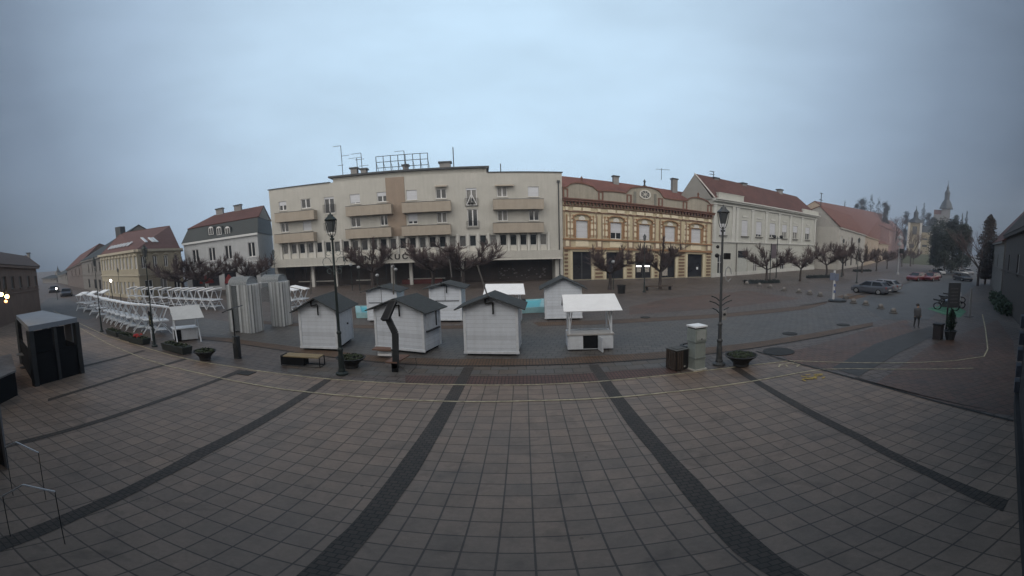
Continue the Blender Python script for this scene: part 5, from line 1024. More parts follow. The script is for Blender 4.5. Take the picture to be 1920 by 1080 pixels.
# ---------------------------------------------------------------- lamps
M_lglass=mat('milky_lamp_glass',(0.30,0.32,0.34),0.3,0.1,3)
def lantern_lamp(label,base,top,decor=None,name='lantern_lamp',group=None,thin=1.0):
    A=at(*base); H=zat(*top,A); t=thing(name,label,'street lamp',A,0,group); s=H/6.5
    m=MB(); m.lathe([(r_*(.8 if z_>.1 else 1),z_) for r_,z_ in [(.26,0),(.26,.08),(.19,.14),(.19,.2),(.15,.28),(.15,.75),(.12,.85),(.12,1.0),(.15,1.04),(.15,1.1),(.10,1.16),(.095,1.7),(.125,1.74),(.125,1.8),(.075,1.86)]],(0,0,0),12); m.build('base',M_green,t)
    m=MB(); m.lathe([(.06,1.86),(.042,H-1.05),(.09,H-1.04),(.09,H-.98),(.04,H-.94),(.04,H-.85)],(0,0,0),10); m.build('post',M_green,t)
    m=MB(); 
    for i in range(4):
        a=PI/4+PI/2*i; c,s_=math.cos(a),math.sin(a); m.path([(0,0,H-.95),(c*.12,s_*.12,H-.86),(c*.17,s_*.17,H-.72),(c*.24,s_*.24,H-.28)],.015,5)
    m.lathe([(.25,H-.28),(.265,H-.25),(.24,H-.22),(.13,H-.12),(.11,H-.06),(.04,H-.03),(.02,H+.05)],(0,0,0),8); hd=m.build('lantern',M_green,t)
    m=MB(); m.lathe([(.11,H-.72),(.21,H-.30)],(0,0,0),8); m.build('lantern_glass',mat('lamp_glass_clear',(0.10,0.11,0.12),0.15,0.1,3),hd)
    if decor=='scroll':
        m=MB(); m.path([(0,-.05,H-2.4),(0,-.05,H-1.4)],.015,4)
        for k,zc in enumerate((H-1.55,H-1.9,H-2.25)):
            for sd in (-1,1):
                m.tube((0,-.05,zc),(sd*.12,0,zc),.012,n=4)
                for j in range(7): a,b=j*.8,(j+1)*.8; r=.10+.09*(k==1); m.tube((sd*(.12+r+r*math.cos(a+PI)),0,zc+r*math.sin(a)),(sd*(.12+r+r*math.cos(b+PI)),0,zc+r*math.sin(b)),.013,n=4)
        m.build('scroll_ornament',mat('grey_green_wire',(0.12,0.15,0.15),0.5,0.2,5),t)
    if decor=='arms':
        for c_ in t.children: c_.data.materials[0]=mat('grey_painted_iron',(0.07,0.075,0.08),0.5,0.2,8)
        m=MB(); 
        for zc,l in ((2.95,.42),(2.75,.50),(2.45,.36)):
            for sd in (-1,1): m.path([(sd*.07,0,zc-.2),(sd*l*.5,0,zc-.08),(sd*l,0,zc)],.022,5); m.cut()
        m.build_each('bare_bracket_arm',M_green,t)
        m=MB(); m.box(.02,.2,-.14,-.09,1.95,2.35); n_=m.build('number_plate',mat('pale_plate',(0.3,0.3,0.3),0.6,0.2,9),t)
        m=MB(); m.ball((.11,-.15,2.2),.06,8,5,.8); m.build('plate_mark',M_black,n_)
        m=MB(); m.ball((-.22,0,H-2.0),.09); m.cut(); m.ball((-.2,0,H-1.65),.07); m.cut(); m.box(.12,.34,-.08,.1,H-2.15,H-1.9); m.build_each('camera_box',M_black,t)
        m=MB(); 
        for j in range(7): a,b=j*.8,(j+1)*.8; m.tube((.3+.14*math.cos(a),0,H-2.75+.3*math.sin(a)),(.3+.14*math.cos(b),0,H-2.75+.3*math.sin(b)),.02,n=4)
        m.build('scroll_ornament',mat('pale_wire',(0.35,0.36,0.37),0.5,0.2,5),t)
    return t
_l=lantern_lamp('tall dark green lantern lamp with scroll ornaments, left of centre before the huts',(641.5,702),(624,400),'scroll'); _l.scale=(.82,.82,1)
_l=lantern_lamp('tall lantern lamp with side arms and number plate, beside the right bowl planter',(1348,684),(1361,386),'arms'); _l.scale=(.85,.85,1)
l3=l3_=lantern_lamp('tall lantern lamp rising behind the info board among the left stalls',(290,650),(283,458))
l4=lantern_lamp('dark lantern lamp left of the stall rows near the cafe pavilion',(191,622),(185,481))
l3.scale=(.62,.62,1); l4.scale=(.5,.5,1)
for x,yb,yt,lab in ((520,560,468,'small lantern lamp at the left end of the apartment block'),(1208,548,440,'slim lantern lamp before the middle bay of the ornate building'),(1606,531,446,'lantern lamp by the kerb behind the grey parked cars'),(1578,519,448,'lantern lamp before the white gable house'),(228,573,503,'faint lantern lamp before the cream corner building')):
    A=at(x,yb); H=zat(x,yt,A); H0=l3.children[0]; s=H/6.02; dup(l3,A,0,lab,None,(s*.6,s*.6,s))
A=at(1455,521); H=zat(1455,443,A); t=thing('twin_arm_lamp','lamp post with crossbar carrying two round dark lanterns before the pale building','street lamp',A)
m=MB(); m.tube((0,0,0),(0,0,H),.07,.05,8); m.build('post',M_green,t); m=MB(); m.tube((-1.0,0,H-.3),(.9,0,H-.3),.05,n=6); m.build('crossbar',M_green,t)
for x in (-.5,.55): m=MB(); m.ball((x,0,H-.05),.24); m.build('lantern',M_black,t)
A=at(1444,531); t=thing('banner_board','dull purple hanging banner on a post beside the twin armed lamp','banner',A); z=zat(1444,458,A); m=MB(); m.box(-.02,.65,-.03,.03,z-1.9,z); m.build('cloth',mat('dull_purple_cloth',(0.10,0.085,0.10),0.8,0.1,2),t); m=MB(); m.tube((-.06,0,0),(-.06,0,z+.1),.05,n=6); m.build('post',M_green,t)
GG='globe lamps before the shop floor'
gl=None
for i,(x,yt,lab) in enumerate(((661,496,'white globe lamp under the left part of the shop letters'),(675,501,'dimmer globe lamp just right of the leftmost globe'),(709,516,'white globe lamp low before the dark shop wall'),(739,500,'small globe lamp beside the flagpole of the middle hut'),(744,505,'larger globe lamp right beside the small one'),(502,508,'globe lamp left of the apartment block'),(1150,491,'globe lamp before the second shop of the ornate building'))):
    A=at(x,545 if x<1000 else 543); z=zat(x,yt,A)
    t=thing('globe_lamp',lab,'street lamp',A,0,GG); m=MB(); m.tube((0,0,0),(0,0,z-.12),.04,n=6); m.build('post',M_green,t); m=MB(); m.ball((0,0,z),.19,12,8); m.build('globe',M_lglass if i else M_lglass,t,smooth=True)
# ---------------------------------------------------------------- benches, planters, bins
t=thing('bench','plain bench with pale wooden seat, dark box end and thin black frame','bench',at(528,685),math.atan2((at(600,690)-at(528,685)).y,(at(600,690)-at(528,685)).x))
Lb=(at(600,690)-at(528,685)).length
m=MB(); m.box(.1,Lb-.02,-.02,.5,.43,.48); m.build('seat',mat('pale_bench_wood',(0.27,0.21,0.12),0.7,0.2,5,stripes=(1,0.13,0.08,0.5)),t)
m=MB(); m.box(0,Lb*.6,.0,.42,.05,.425); m.build('storage_box',M_dark,t)
m=MB(); m.path([(0,0,.46),(0,0,.02),(Lb,0,.02),(Lb,0,.46)],.022); m.path([(0,.46,.46),(0,.46,.02),(Lb,.46,.02),(Lb,.46,.46)],.022); m.tube((Lb,0,.02),(Lb,.46,.02),.022); m.tube((0,0,.46),(0,.46,.46),.022); m.build('frame',M_black,t)
def bowl(label,x,y,r,h,plants=0,g='bowl planters'):
    c=at(x,y); t=thing('bowl_planter',label,'planter',c,0,g)
    m=MB(); m.lathe([(r*.45,0),(r*.5,.04),(r*.5,h*.3),(r*.62,h*.5),(r*.86,h*.82),(r*1.0,h*.92),(r*1.04,h),(r*.93,h),(r*.9,h-.07)],(0,0,0),20); m.build('bowl',mat('dark_cast_concrete',(0.03,0.031,0.032),0.75,0.3,6),t)
    if x==385: m=MB(); m.ball((r*.85,0,h+.04),.11,8,5); m.build('tuft',M_leaf,t)
    m=MB(); m.lathe([(r*.9,h-.1),(r*.85,h-.05),(.01,h-.02)],(0,0,0),16); s=m.build('soil',M_soil,t)
    m=MB(); rnd=random.Random(int(x))
    for i in range(160): a=rnd.uniform(0,6.28); q=r*.8*math.sqrt(rnd.random()); p=Vector((q*math.cos(a),q*math.sin(a),h-.02+rnd.uniform(0,.07))); d1=Vector((rnd.gauss(0,1),rnd.gauss(0,1),rnd.gauss(0,.6))).normalized(); d2=d1.orthogonal(); m.add([p-d1*.05,p+d2*.03,p+d1*.05,p-d2*.03],[(0,1,2,3)])
    m.build('plants',M_leaf,t)
    return t
bowl('leftmost bowl planter near the cream lines, with a tuft at its rim',385,675,.48,.5)
bowl('bowl planter behind the foot of the left of centre lantern lamp',659,689,.52,.48)
bowl('bowl planter right of the lamp with the number plate',1389,686,.55,.5)
def trough(label,x,y,x2,y2,flowers=False,h=.4,col=None,w=.55,flower=(0.4,.03,.03)):
    A=at(x,y); B=at(x2,y2); a=math.atan2(B.y-A.y,B.x-A.x); L_=(B-A).length; t=thing('planter_trough',label,'planter',A,a,'dark planter troughs')
    m=MB(); m.hexa([(0.05,.05,0.03),(L_-.05,.05,0.03),(L_-.05,w-.05,0.03),(0.05,w-.05,0.03)],[(0,0,h),(L_,0,h),(L_,w,h),(0,w,h)]); m.build('box',col or mat('dark_green_trough',(0.03,0.036,0.034),0.8,0.2,5),t)
    m=MB(); rnd=random.Random(int(x)); 
    for i in range(120): p=Vector((rnd.uniform(.06,L_-.06),rnd.uniform(.06,w-.06),h+rnd.uniform(0,.1))); d1=Vector((rnd.gauss(0,1),rnd.gauss(0,1),rnd.gauss(0,.6))).normalized(); d2=d1.orthogonal(); m.add([p-d1*.06,p+d2*.04,p+d1*.06,p-d2*.04],[(0,1,2,3)])
    m.build('plants',M_leaf,t)
    if flowers:
        m=MB()
        for i in range(24): m.ball((rnd.uniform(L_*.25,L_*.6),rnd.uniform(.1,w-.1),h+rnd.uniform(.06,.2)),.06,6,4)
        m.build('red_bow',mat('red_cloth',flower,0.6,0.2,4),t)
        m=MB(); m.tube((L_*.1,.3,h+.1),(L_*.9,.25,h+.2),.03,n=5); m.build('pale_branch',M_kerb,t)
trough('long dark low trough in front of the grey sheeted stall',302,656,343,667,h=.42)
trough('dark trough with a red bow before the front left stall row',240,643,268,648,True,h=.38)
trough('dark trough left of the one with the red bow',222,636,240,641,h=.36)
trough('farthest dark trough near the foot of the left lamp',198,626,218,633,h=.34)
A=at(1268,697); t=thing('litter_bin','wood clad litter bin with black front beside the pale utility pillar','litter bin',A,.35)
m=MB(); m.box(0,.5,0,.5,.03,.85); m.build('black_body',M_black,t)
for sx in (0,1):
    m=MB()
    for i in range(4): m.box(-.03 if sx==0 else .503,-.003 if sx==0 else .53,.02+i*.125,.12+i*.125,.05,.83)
    m.build('wood_side',M_darkwood,t)
m=MB()
for i in range(3): m.box(.02+i*.09,.09+i*.09,-.03,-.003,.05,.83)
m.build('wood_front',M_darkwood,t); m=MB(); m.box(-.02,.52,-.03,.52,.851,.88); m.box(.1,.4,.1,.4,.881,.9); m.build('lid',mat('grey_bin_lid',(0.09,0.09,0.085),0.7,0.2,6),t)
m=MB(); m.box(.3,.36,-.036,-.031,.14,.2); m.build('sticker',M_ledge,t)
A=at(1290,683); t=thing('litter_bin','second dark bin with an open round top hidden behind the wood clad one','litter bin',A,.2); m=MB(); m.lathe([(.24,0),(.26,.8),(.3,.82),(.3,.86),(.2,.87),(.2,.8)],(0,0,0),14); m.build('body',M_black,t); m=MB(); m.lathe([(.19,.83),(.05,.85)],(0,0,0),10); m.build('ash_tray',mat('pale_ash',(0.2,0.2,0.2),0.9,0.5,20),t)
M_uti=mat('pale_grey_green_enamel',(0.30,0.34,0.32),0.5,0.12,4,streak=0.15)
A=at(1303,696); t=thing('utility_pillar','pale grey utility pillar with a slotted top and small door, right of the bins','utility pillar',A,.25)
m=MB(); m.box(0,.42,0,.42,.05,1.18); m.build('body',M_uti,t); m=MB(); m.box(-.05,.47,-.05,.47,0,.05); m.build('foot',M_ledge,t)
m=MB(); m.box(-.025,.445,-.025,.445,.5,.55); m.cut(); m.box(-.03,.45,-.03,.45,1.18,1.22); m.build_each('band',M_black if 0 else mat('darker_enamel_band',(0.2,0.23,0.22),0.6,0.2,4),t)
m=MB(); m.box(-.02,.44,-.02,.44,1.221,1.72); m.build('head',M_uti,t); m=MB(); m.box(.04,.38,-.04,-.021,1.27,1.66); d=m.build('head_door',mat('light_enamel',(0.38,0.41,0.40),0.5,0.1,4),t); m=MB(); m.box(.19,.24,-.055,-.041,1.3,1.34); m.build('lock',M_black,d)
m=MB(); m.box(.0,.42,.0,.42,1.721,1.78); m.build('dark_slot',M_black,t); m=MB(); m.box(-.04,.46,-.04,.46,1.781,1.84); m.build('top_cap',M_canvas,t)
# crooked solar mast bench
A=at(740,697); t=thing('solar_mast_bench','bent dark mast with tilted solar panel, brown seats and a wire frame','smart bench',A,0)
F_=Fr(A,0); 
def q(x,y,o=0): u,z=F_.uz(x,y,o); return (u,o,z)
m=MB(); pts=[q(742,690),q(742,664),q(741,625),q(727,596)]
m.v=[];
for (a,b) in zip(pts[:-1],pts[1:]):
    a=Vector(a);b=Vector(b); d=(b-a).normalized(); s=Vector((d.z,0,-d.x))*.10; y=Vector((0,.06,0)); m.hexa([a-s-y,a+s-y,a+s+y,a-s+y],[b-s-y,b+s-y,b+s+y,b-s+y])
m.build('mast',M_coping,t)
a=Vector(q(718,597)); b=Vector(q(725,567)); c=Vector(q(737,566)); d=Vector(q(731,597)); y0=Vector((0,-.2,0)); y1=Vector((0,.5,.0))
m=MB(); m.slab([a+y0,d+y0,c+y1*.6,b+y1*.6],.16); p_=m.build('solar_panel',mat('solar_glass',(0.012,0.013,0.016),0.6,0.1,3,spec=.2),t)
m=MB(); m.path([a+y0,b+y1*.6,c+y1*.6,d+y0,a+y0],.025,5); m.build('panel_frame',M_black,p_)
M_rst=mat('rusty_brown_seat',(0.17,0.10,0.075),0.7,0.25,5)
A1,A2=at(702,668),at(735,671)
def W(p,z): return (p.x-A.x,p.y-A.y,z)
s1=[at(698,655+14),at(737,657+14),at(737,652+14),at(706,650+14)]
m=MB(); m.slab([W(at(697,654.5,.45),.45),W(at(733,656,.45),.45),W(at(733,651,.45),.45),W(at(705,649.5,.45),.45)],.06); m.cut()
m.slab([W(at(722,678,.45),.45),W(at(744,679,.45),.45),W(at(768,665,.45),.45),W(at(745,664,.45),.45)],.06); m.build_each('seat',M_rst,t)
m=MB(); m.box(-.08,.12,-.06,.06,0,.38); m.build('foot_block',M_dark,t)
e1,e2=W(at(779,671,.45),.45),W(at(767,702),0.03)
m=MB(); m.path([W(at(760,671,.42),.42),e1,W(at(781,687),0.03),e2,W(at(749,686),.03)],.014,5); m.build('wire_frame',M_kerb,t)
m=MB(); m.slab([W(at(708,665,.2),.2),W(at(734,666,.2),.2),W(at(734,661,.2),.2),W(at(708,659,.2),.2)],.05); m.build('step',M_frame,t)
# small solar post
A=at(446,672); t=thing('solar_post','thin black post on a thick dark box foot carrying a small tilted solar panel','solar post',A,0); F_=Fr(A,0)
z1=zat(445,630,A); z2=zat(443,580,A); m=MB(); m.box(-.12,.12,-.1,.1,0,z1); m.build('box_foot',M_coping,t); m=MB(); m.box(-.11,-.02,-.12,-.101,z1-.35,z1-.03); m.build('pale_label',M_kerb,t); m=MB(); m.tube((-.05,0,z1),(-.05,0,z2),.025,n=6); m.build('post',M_black,t)
m=MB(); m.slab([(-.42,-.25,z2-.12),(.28,-.35,z2+.16),(.3,.25,z2+.2),(-.36,.3,z2-.05)],.04); m.build('solar_panel',mat('solar_glass_pale',(0.05,0.055,0.065),0.15,0.1,3),t)
# info board at the lamp
A=at(289,640); t=thing('info_board','dark info board with a yellowish map at the foot of the left lamp','info board',A,-.5); m=MB(); m.box(-.28,.28,-.12,-.06,1.0,1.95); m.build('board',M_dark,t); rnd=random.Random(1); m=MB()
for i in range(12): x,z=rnd.uniform(-.05,.2),rnd.uniform(1.15,1.65); m.box(x,x+.07,-.128,-.121,z,z+.06); m.cut()
m.build_each('map_patch',mat('yellow_green_map',(0.3,0.3,0.15),0.7,0.6,20),t)
m=MB(); m.box(-.3,-.16,-.09,.0,0,.95); m.cut(); m.box(.05,.25,-.09,.0,0,.85); m.build_each('leg',M_white,t)
# turquoise pool
pl=[at(668,588,.35),at(1022,577,.35),at(1024,561,.35),at(666,575,.35)]; c=sum(pl,Vector())/4; c.z=0
t=thing('fountain_pool','long low pool with bright turquoise lining behind the market huts','pool',c)
def L3(p,z): return (p.x-c.x,p.y-c.y,z)
m=MB(); 
inn=[p+(c-p).normalized()*.35 for p in pl]
for i in range(4):
    j=(i+1)%4; m.hexa([L3(pl[i],0),L3(pl[j],0),L3(inn[j],0),L3(inn[i],0)],[L3(pl[i],.42),L3(pl[j],.42),L3(inn[j],.42),L3(inn[i],.42)])
m.build('rim',mat('pale_turquoise_rim',(0.30,0.52,0.56),0.6,0.15,2),t)
m=MB(); m.add([L3(p,.3) for p in inn],[(0,1,2,3)]); m.build('lining',mat('turquoise_lining',(0.10,0.48,0.58),0.35,0.12,1.2),t)
m=MB(); c2=at(982,567,.35); m.ball(L3(c2,.5),.16); m.build('spout',M_black,t)
# round litter bin at the second lamp left of trees etc
A=at(1165,550); t=thing('litter_bin','small dark round bin by the bare tree before the ornate building','litter bin',A); m=MB(); m.lathe([(.3,0),(.36,.8),(.4,.85),(.3,.86)],(0,0,0),12); m.build('body',M_black,t)
for x,yb,l_ in ((1228,545,'dark low bench under the tree before the lit shop'),):
    A=at(x-17,yb); t=thing('bench',l_,'bench',A); m=MB(); m.box(0,2.6,0,.5,.4,.48); m.build('seat',M_darkwood,t); m=MB(); 
    for xx in (.1,2.3): m.box(xx,xx+.15,.05,.45,0,.4); m.cut()
    m.build_each('leg',M_black,t)
# dome bollards
GB='low stone bollards along the street edge'
bl=None
BL=[(1400,533.5),(1424,537),(1444,540),(1470,545.5),(1498,549),(1518,552),(1538,555.5),(1585,560),(1600,568.5),(1623,572),(1651,579),(1675,587.5)]
for i,(x,y) in enumerate(BL):
    A=at(x,y); lab='%s low stone bollard from the left along the street edge'%ordn[i]
    if bl is None:
        bl=thing('stone_bollard',lab,'bollard',A,0,GB); m=MB(); m.lathe([(.28,0),(.3,.08),(.2,.12),(.2,.16)],(0,0,0),12); m.build('base',M_kerb,bl); m=MB(); m.lathe([(.19,.16),(.21,.25),(.17,.36),(.09,.43),(.01,.45)],(0,0,0),12); m.build('dome',mat('pale_stone_dome',(0.2,0.19,0.18),0.8,0.2,4),bl,smooth=True)
    else: dup(bl,A,0,lab,GB)
# white sign post on a round base
A=at(1562,565); t=thing('sign_post','white sign post with stacked signs on a round dark base beside the grey cars','sign post',A); H=zat(1562,507,A)
m=MB(); m.tube((0,0,.1),(0,0,H),.09,n=8); m.build('post',M_frame,t); m=MB(); m.lathe([(.75,0),(.75,.12),(.6,.2),(.1,.22)],(.35,-.1,0),16); m.build('round_base',M_coping,t)
m=MB(); m.box(-.55,-.02,-.12,-.08,H-.9,H-.2); m.cut(); m.box(.02,.35,-.12,-.08,H-1.0,H-.3); m.build_each('sign_plate',mat('grey_blue_sign',(0.16,0.19,0.27),0.5,0.2,4),t)
m=MB(); 
for z in (H-1.5,H-2.1): m.box(-.1,.1,-.13,-.09,z,z+.25); m.cut()
m.build_each('notice',mat('blue_notice',(0.12,0.16,0.3),0.5,0.3,8),t)
# advertising column by the church square
A=Pd(1685,486,75); A.z=0; t=thing('advertising_column','white and black clock column rising before the pink house and yellow church','column',A); H=Pd(1685,438,75).z
m=MB(); m.lathe([(.3,0),(.3,.4),(.12,.5),(.12,H-2.6),(.4,H-2.5),(.4,H-2.0),(.15,H-1.9),(.15,H-1.2),(.5,H-1.1),(.5,H-.7),(.15,H-.5),(.05,H)],(0,0,0),10); m.build('post',mat('dull_grey_white',(0.28,0.29,0.31),0.6,0.2,4),t); m=MB(); m.box(-.6,.6,-.55,-.51,H-4.2,H-3.2); m.build('black_board',M_dark,t)
# ---------------------------------------------------------------- cars
M_tyre=mat('tyre_rubber',(0.012,0.012,0.012),0.85,0.2,8); M_rim=mat('alloy_rim',(0.35,0.36,0.37),0.35,0.2,8,metal=0.6); M_cg=glass('car_glass',(0.012,0.014,0.017),0.06)
def carm(name,c): return mat(name,c,0.3,0.06,3,coat=0.6)
def car(label,loc,rz,paint,hatch=True,L_=3.95,Wd=1.75,H=1.46,group='parked cars'):
    t=thing('parked_car',label,'car',loc,rz,group)
    # body lofted along x: (x, half width, bottom, shoulder)
    st=[(0,.62,.38,.62),(.12,.78,.24,.74),(.5,.85,.2,.86),(1.1,.875,.2,.93),(2.1,.88,.2,.95),(3.2,.88,.2,.97),(3.8,.86,.22,1.0),(4.12,.8,.28,.98),(4.25,.7,.4,.86)]
    k=L_/4.25; m=MB(); R_=[]
    for x,w_,b,s in st: R_.append([(x*k,-w_*.93,b),(x*k,-w_,b+.18),(x*k,-w_,s-.18),(x*k,-w_*.9,s),(x*k,w_*.9,s),(x*k,w_,s-.18),(x*k,w_,b+.18),(x*k,w_*.93,b)])
    vs=[v for r in R_ for v in r]; fs=[]
    for i in range(len(st)-1):
        for j in range(8): fs.append((i*8+j,i*8+(j+1)%8,(i+1)*8+(j+1)%8,(i+1)*8+j))
    fs.append(tuple(range(7,-1,-1))); fs.append(tuple((len(st)-1)*8+j for j in range(8))); m.add(vs,fs); b=m.build('body',paint,t,smooth=False)
    m=MB(); y0,y1=.78,.60; xs=(1.05*k,1.75*k,3.45*k if hatch else 3.3*k,4.0*k if hatch else 3.75*k)
    m.hexa([(xs[0],-y0,.9),(xs[3],-y0,.94),(xs[3],y0,.94),(xs[0],y0,.9)],[(xs[1],-y1,H-.03),(xs[2],-y1,H-.05),(xs[2],y1,H-.05),(xs[1],y1,H-.03)]); m.build('windows',M_cg,t)
    m=MB(); m.hexa([(xs[1]-.05,-y1-.02,H-.05),(xs[2]+.08,-y1-.02,H-.08),(xs[2]+.08,y1+.02,H-.08),(xs[1]-.05,y1+.02,H-.05)],[(xs[1]+.1,-y1+.06,H),(xs[2]-.05,-y1+.06,H-.01),(xs[2]-.05,y1-.06,H-.01),(xs[1]+.1,y1-.06,H)])
    m.build('roof_panel',paint,t)
    m=MB()
    for s_ in (-1,1):
        for xa,xb,w2 in ((xs[0]-.02,xs[1]-.02,.05),(2.5*k,2.5*k,.06),(xs[3]+.02,xs[2]+.04,.1)): m.hexa([(xa-w2,s_*(y0+.01),.92),(xa+w2,s_*(y0+.01),.92),(xa+w2,s_*(y0-.05),.92),(xa-w2,s_*(y0-.05),.92)],[(xb-w2,s_*(y1+.02),H-.06),(xb+w2,s_*(y1+.02),H-.06),(xb+w2,s_*(y1-.04),H-.06),(xb-w2,s_*(y1-.04),H-.06)]); m.cut()
    m.build_each('roof_pillar',paint,t)
    for x in (.82*k,3.4*k):
        for s_ in (-1,1):
            m=MB(); m.tube((x,s_*.70,.315),(x,s_*.895,.315),.315,n=18); w_=m.build('wheel',M_tyre,t); m=MB(); m.tube((x,s_*.896,.315),(x,s_*.91,.315),.2,.17,n=12); m.build('rim',M_rim,w_)
    for s_ in (-1,1):
        m=MB(); m.hexa([(.06*k,s_*.5,.58),(.2*k,s_*.78,.58),(.3*k,s_*.77,.58),(.16*k,s_*.5,.58)],[(.1*k,s_*.5,.72),(.24*k,s_*.78,.72),(.34*k,s_*.77,.74),(.2*k,s_*.5,.72)]); m.build('headlight',mat('clear_headlight',(0.4,0.42,0.44),0.15,0.1,4),t)
        m=MB(); m.box(4.1*k,4.235*k,s_*.55,s_*.76,.72,.92); m.build('tail_light',mat('red_tail_light',(0.25,0.01,0.01),0.3,0.1,4),t)
        m=MB(); m.box(1.3*k,1.45*k,s_*.84,s_*1.0,.93,1.05); m.build('mirror',M_black,t)
    m=MB(); m.box(4.23*k,4.262*k,-.26,.26,.5,.61); m.build('number_plate',M_frame,t)
    return t
grey=carm('dark_silver_car_paint',(0.085,0.095,0.115)); redc=carm('dark_red_car_paint',(0.13,0.012,0.02)); wh=carm('white_car_paint',(0.4,0.41,0.43)); dkc=carm('blue_black_car_paint',(0.02,0.024,0.035)); silv=carm('silver_car_paint',(0.2,0.21,0.23))
A=at(1598,549); B=at(1648,556); 
car('dark silver hatchback parked nearest at the street edge, left of its close neighbour',at(1601,546.5),-.7-R(36),grey)
car('grey car parked close behind the dark silver hatchback',at(1620,543),-.7-R(30),silv)
car('dark red car parked at the bend of the street, left of the other red one',at(1707,527),.15,redc,False); car('dark red hatchback at the street bend, right of the other red one',at(1727,527.5)+Vector((1.2,0,0)),.2,redc)
car('white car far up the street on its left side',Pd(1768,497,82)*1.0-Vector((0,0,Pd(1768,497,82).z)),1.0,wh)
car('dark car parked below the far white one on the left of the street',Pd(1760,502,72)-Vector((0,0,Pd(1760,502,72).z)),.9,dkc)
_p=Pd(1810,517,84); _p.z=0; car('white fronted car parked on the right side of the climbing street',_p,1.1,wh)
_p=Pd(1817,529,66); _p.z=0; car('dark car on the right side of the street, below the white fronted one',_p,1.1,dkc)
for i,(x,y,d,c) in enumerate(((1815,492,110,wh),(1806,494,120,dkc),(1822,500,90,silv))): p=Pd(x,y,d); p.z=0; car(['small white car high up the street','small dark car high up the street, left of the white one','silver car half way up the street on the right'][i],p,1.0,c)
for i,(x,y,d,c) in enumerate(((101,555,78,dkc),(124,556,64,dkc))): _p=Pd(x,y,d); _p.z=0; car(['dark car at the far end of the left street','dark car right of its neighbour at the end of the left street'][i],_p,2.6,c)
# ---------------------------------------------------------------- people
def person(label,loc,rz,coat,legs,hair=(0.03,0.022,0.018),h=1.7,stride=.12,name='person'):
    t=thing(name,label,'person',loc,rz); t.scale=(h/1.72,)*3
    me=bpy.data.meshes.new('body'); V=[(0,0,.93),(0,0,1.12),(0,0,1.38),(0,0,1.47),(0,-.01,1.53),(0,-.015,1.62),
     (.17,0,1.40),(.21,.03,1.13),(.2,-.07,.90),(.2,-.1,.80),(-.17,0,1.40),(-.21,-.03,1.13),(-.2,-.1,.92),(-.2,-.13,.82),
     (.09,0,.9),(.10,-stride*.6,.5),(.10,-stride*.4,.09),(.10,-stride*.4-.16,.035),(-.09,0,.9),(-.10,stride*.5,.5),(-.10,stride*1.2,.1),(-.10,stride*1.2-.16,.035)]
    E=[(0,1),(1,2),(2,3),(3,4),(4,5),(2,6),(6,7),(7,8),(8,9),(2,10),(10,11),(11,12),(12,13),(0,14),(14,15),(15,16),(16,17),(0,18),(18,19),(19,20),(20,21)]
    Rr=[.15,.145,.17,.075,.06,.095,.07,.05,.035,.04,.07,.05,.035,.04,.1,.065,.045,.04,.1,.065,.045,.04]
    me.from_pydata(V,E,[]); o=bpy.data.objects.new('body',me); COL.objects.link(o); md=o.modifiers.new('s','SKIN'); 
    for i,r in enumerate(Rr): me.skin_vertices[0].data[i].radius=(r,r*.8,) if i<4 else (r,r)
    me.skin_vertices[0].data[0].use_root=True
    sb=o.modifiers.new('d','SUBSURF'); sb.levels=1; sb.render_levels=1
    dg=bpy.context.evaluated_depsgraph_get(); m2=bpy.data.meshes.new_from_object(o.evaluated_get(dg)); bpy.data.objects.remove(o)
    m2.materials.clear(); m2.materials.append(mat('skin',(0.35,0.22,0.16),0.6,0.05,5)); m2.materials.append(coat); m2.materials.append(legs)
    for p in m2.polygons:
        z=p.center.z; p.material_index=0 if z>1.48 or (z<.88 and abs(p.center.x)>.165) else (1 if z>.86 else 2); p.use_smooth=True
    o=bpy.data.objects.new('body',m2); COL.objects.link(o); o.parent=t
    m=MB(); m.ball((0,.02,1.66),.108,10,7,1.05); m.v=[v for v in m.v]; m.build('hair',mat('dark_hair',hair,0.8,0.2,9),t,smooth=True)
    m=MB(); m.lathe([(.2,.72),(.19,1.0),(.185,1.2),(.2,1.38),(.1,1.47)],(0,0,0),14); m.build('jacket',coat,t,smooth=True)
    return t
person('grey dressed pedestrian standing alone on the right pavement left of the green bay',at(1718,615),-.5,mat('grey_coat',(0.085,0.088,0.095),0.8,0.1,4),mat('grey_trousers',(0.065,0.068,0.072),0.8,0.1,4),h=1.6)
# ---------------------------------------------------------------- cafe pavilion on the left
ca,cb,cc_,cd_=at(49,729),at(155,703),at(146,640),at(25,655)
ang=math.atan2(cb.y-ca.y,cb.x-ca.x)
# rectangle: front from ca to cb along the square, running back
fa=Fr(ca,ang); Lc=(cb-ca).length; t=thing('cafe_pavilion','dark glazed cafe pavilion with a flat pale grey roof at the left edge','pavilion',fa.A,fa.ang)
Hc=2.55; De=5.2
def rp(x,y,z): d=ray(x,y); s=(z-CAMH)/d.z; p=Vector((d.x*s,d.y*s,0))-fa.A; return (p.dot(fa.D),p.dot(fa.N),z)
q4=[rp(53,612,2.72),rp(144,595.5,2.72),rp(80,582,2.72),rp(30,591,2.72)]
fx1=q4[1][0]; bx=[p[0] for p in q4]; by=[p[1] for p in q4]
m=MB(); m.slab([q4[0],q4[1],q4[2],q4[3]],.22); m.build('flat_roof',mat('pale_grey_roof_sheet',(0.22,0.25,0.29),0.6,0.1,1.5),t)
def inset(p,f): c=[sum(v[i] for v in q4)/4 for i in (0,1)]; return (c[0]+(p[0]-c[0])*f,c[1]+(p[1]-c[1])*f)
cor=[inset(p,.95) for p in q4]
m=MB()
for (x,y) in cor: m.box(x-.1,x+.1,y-.1,y+.1,0,2.5); m.cut()
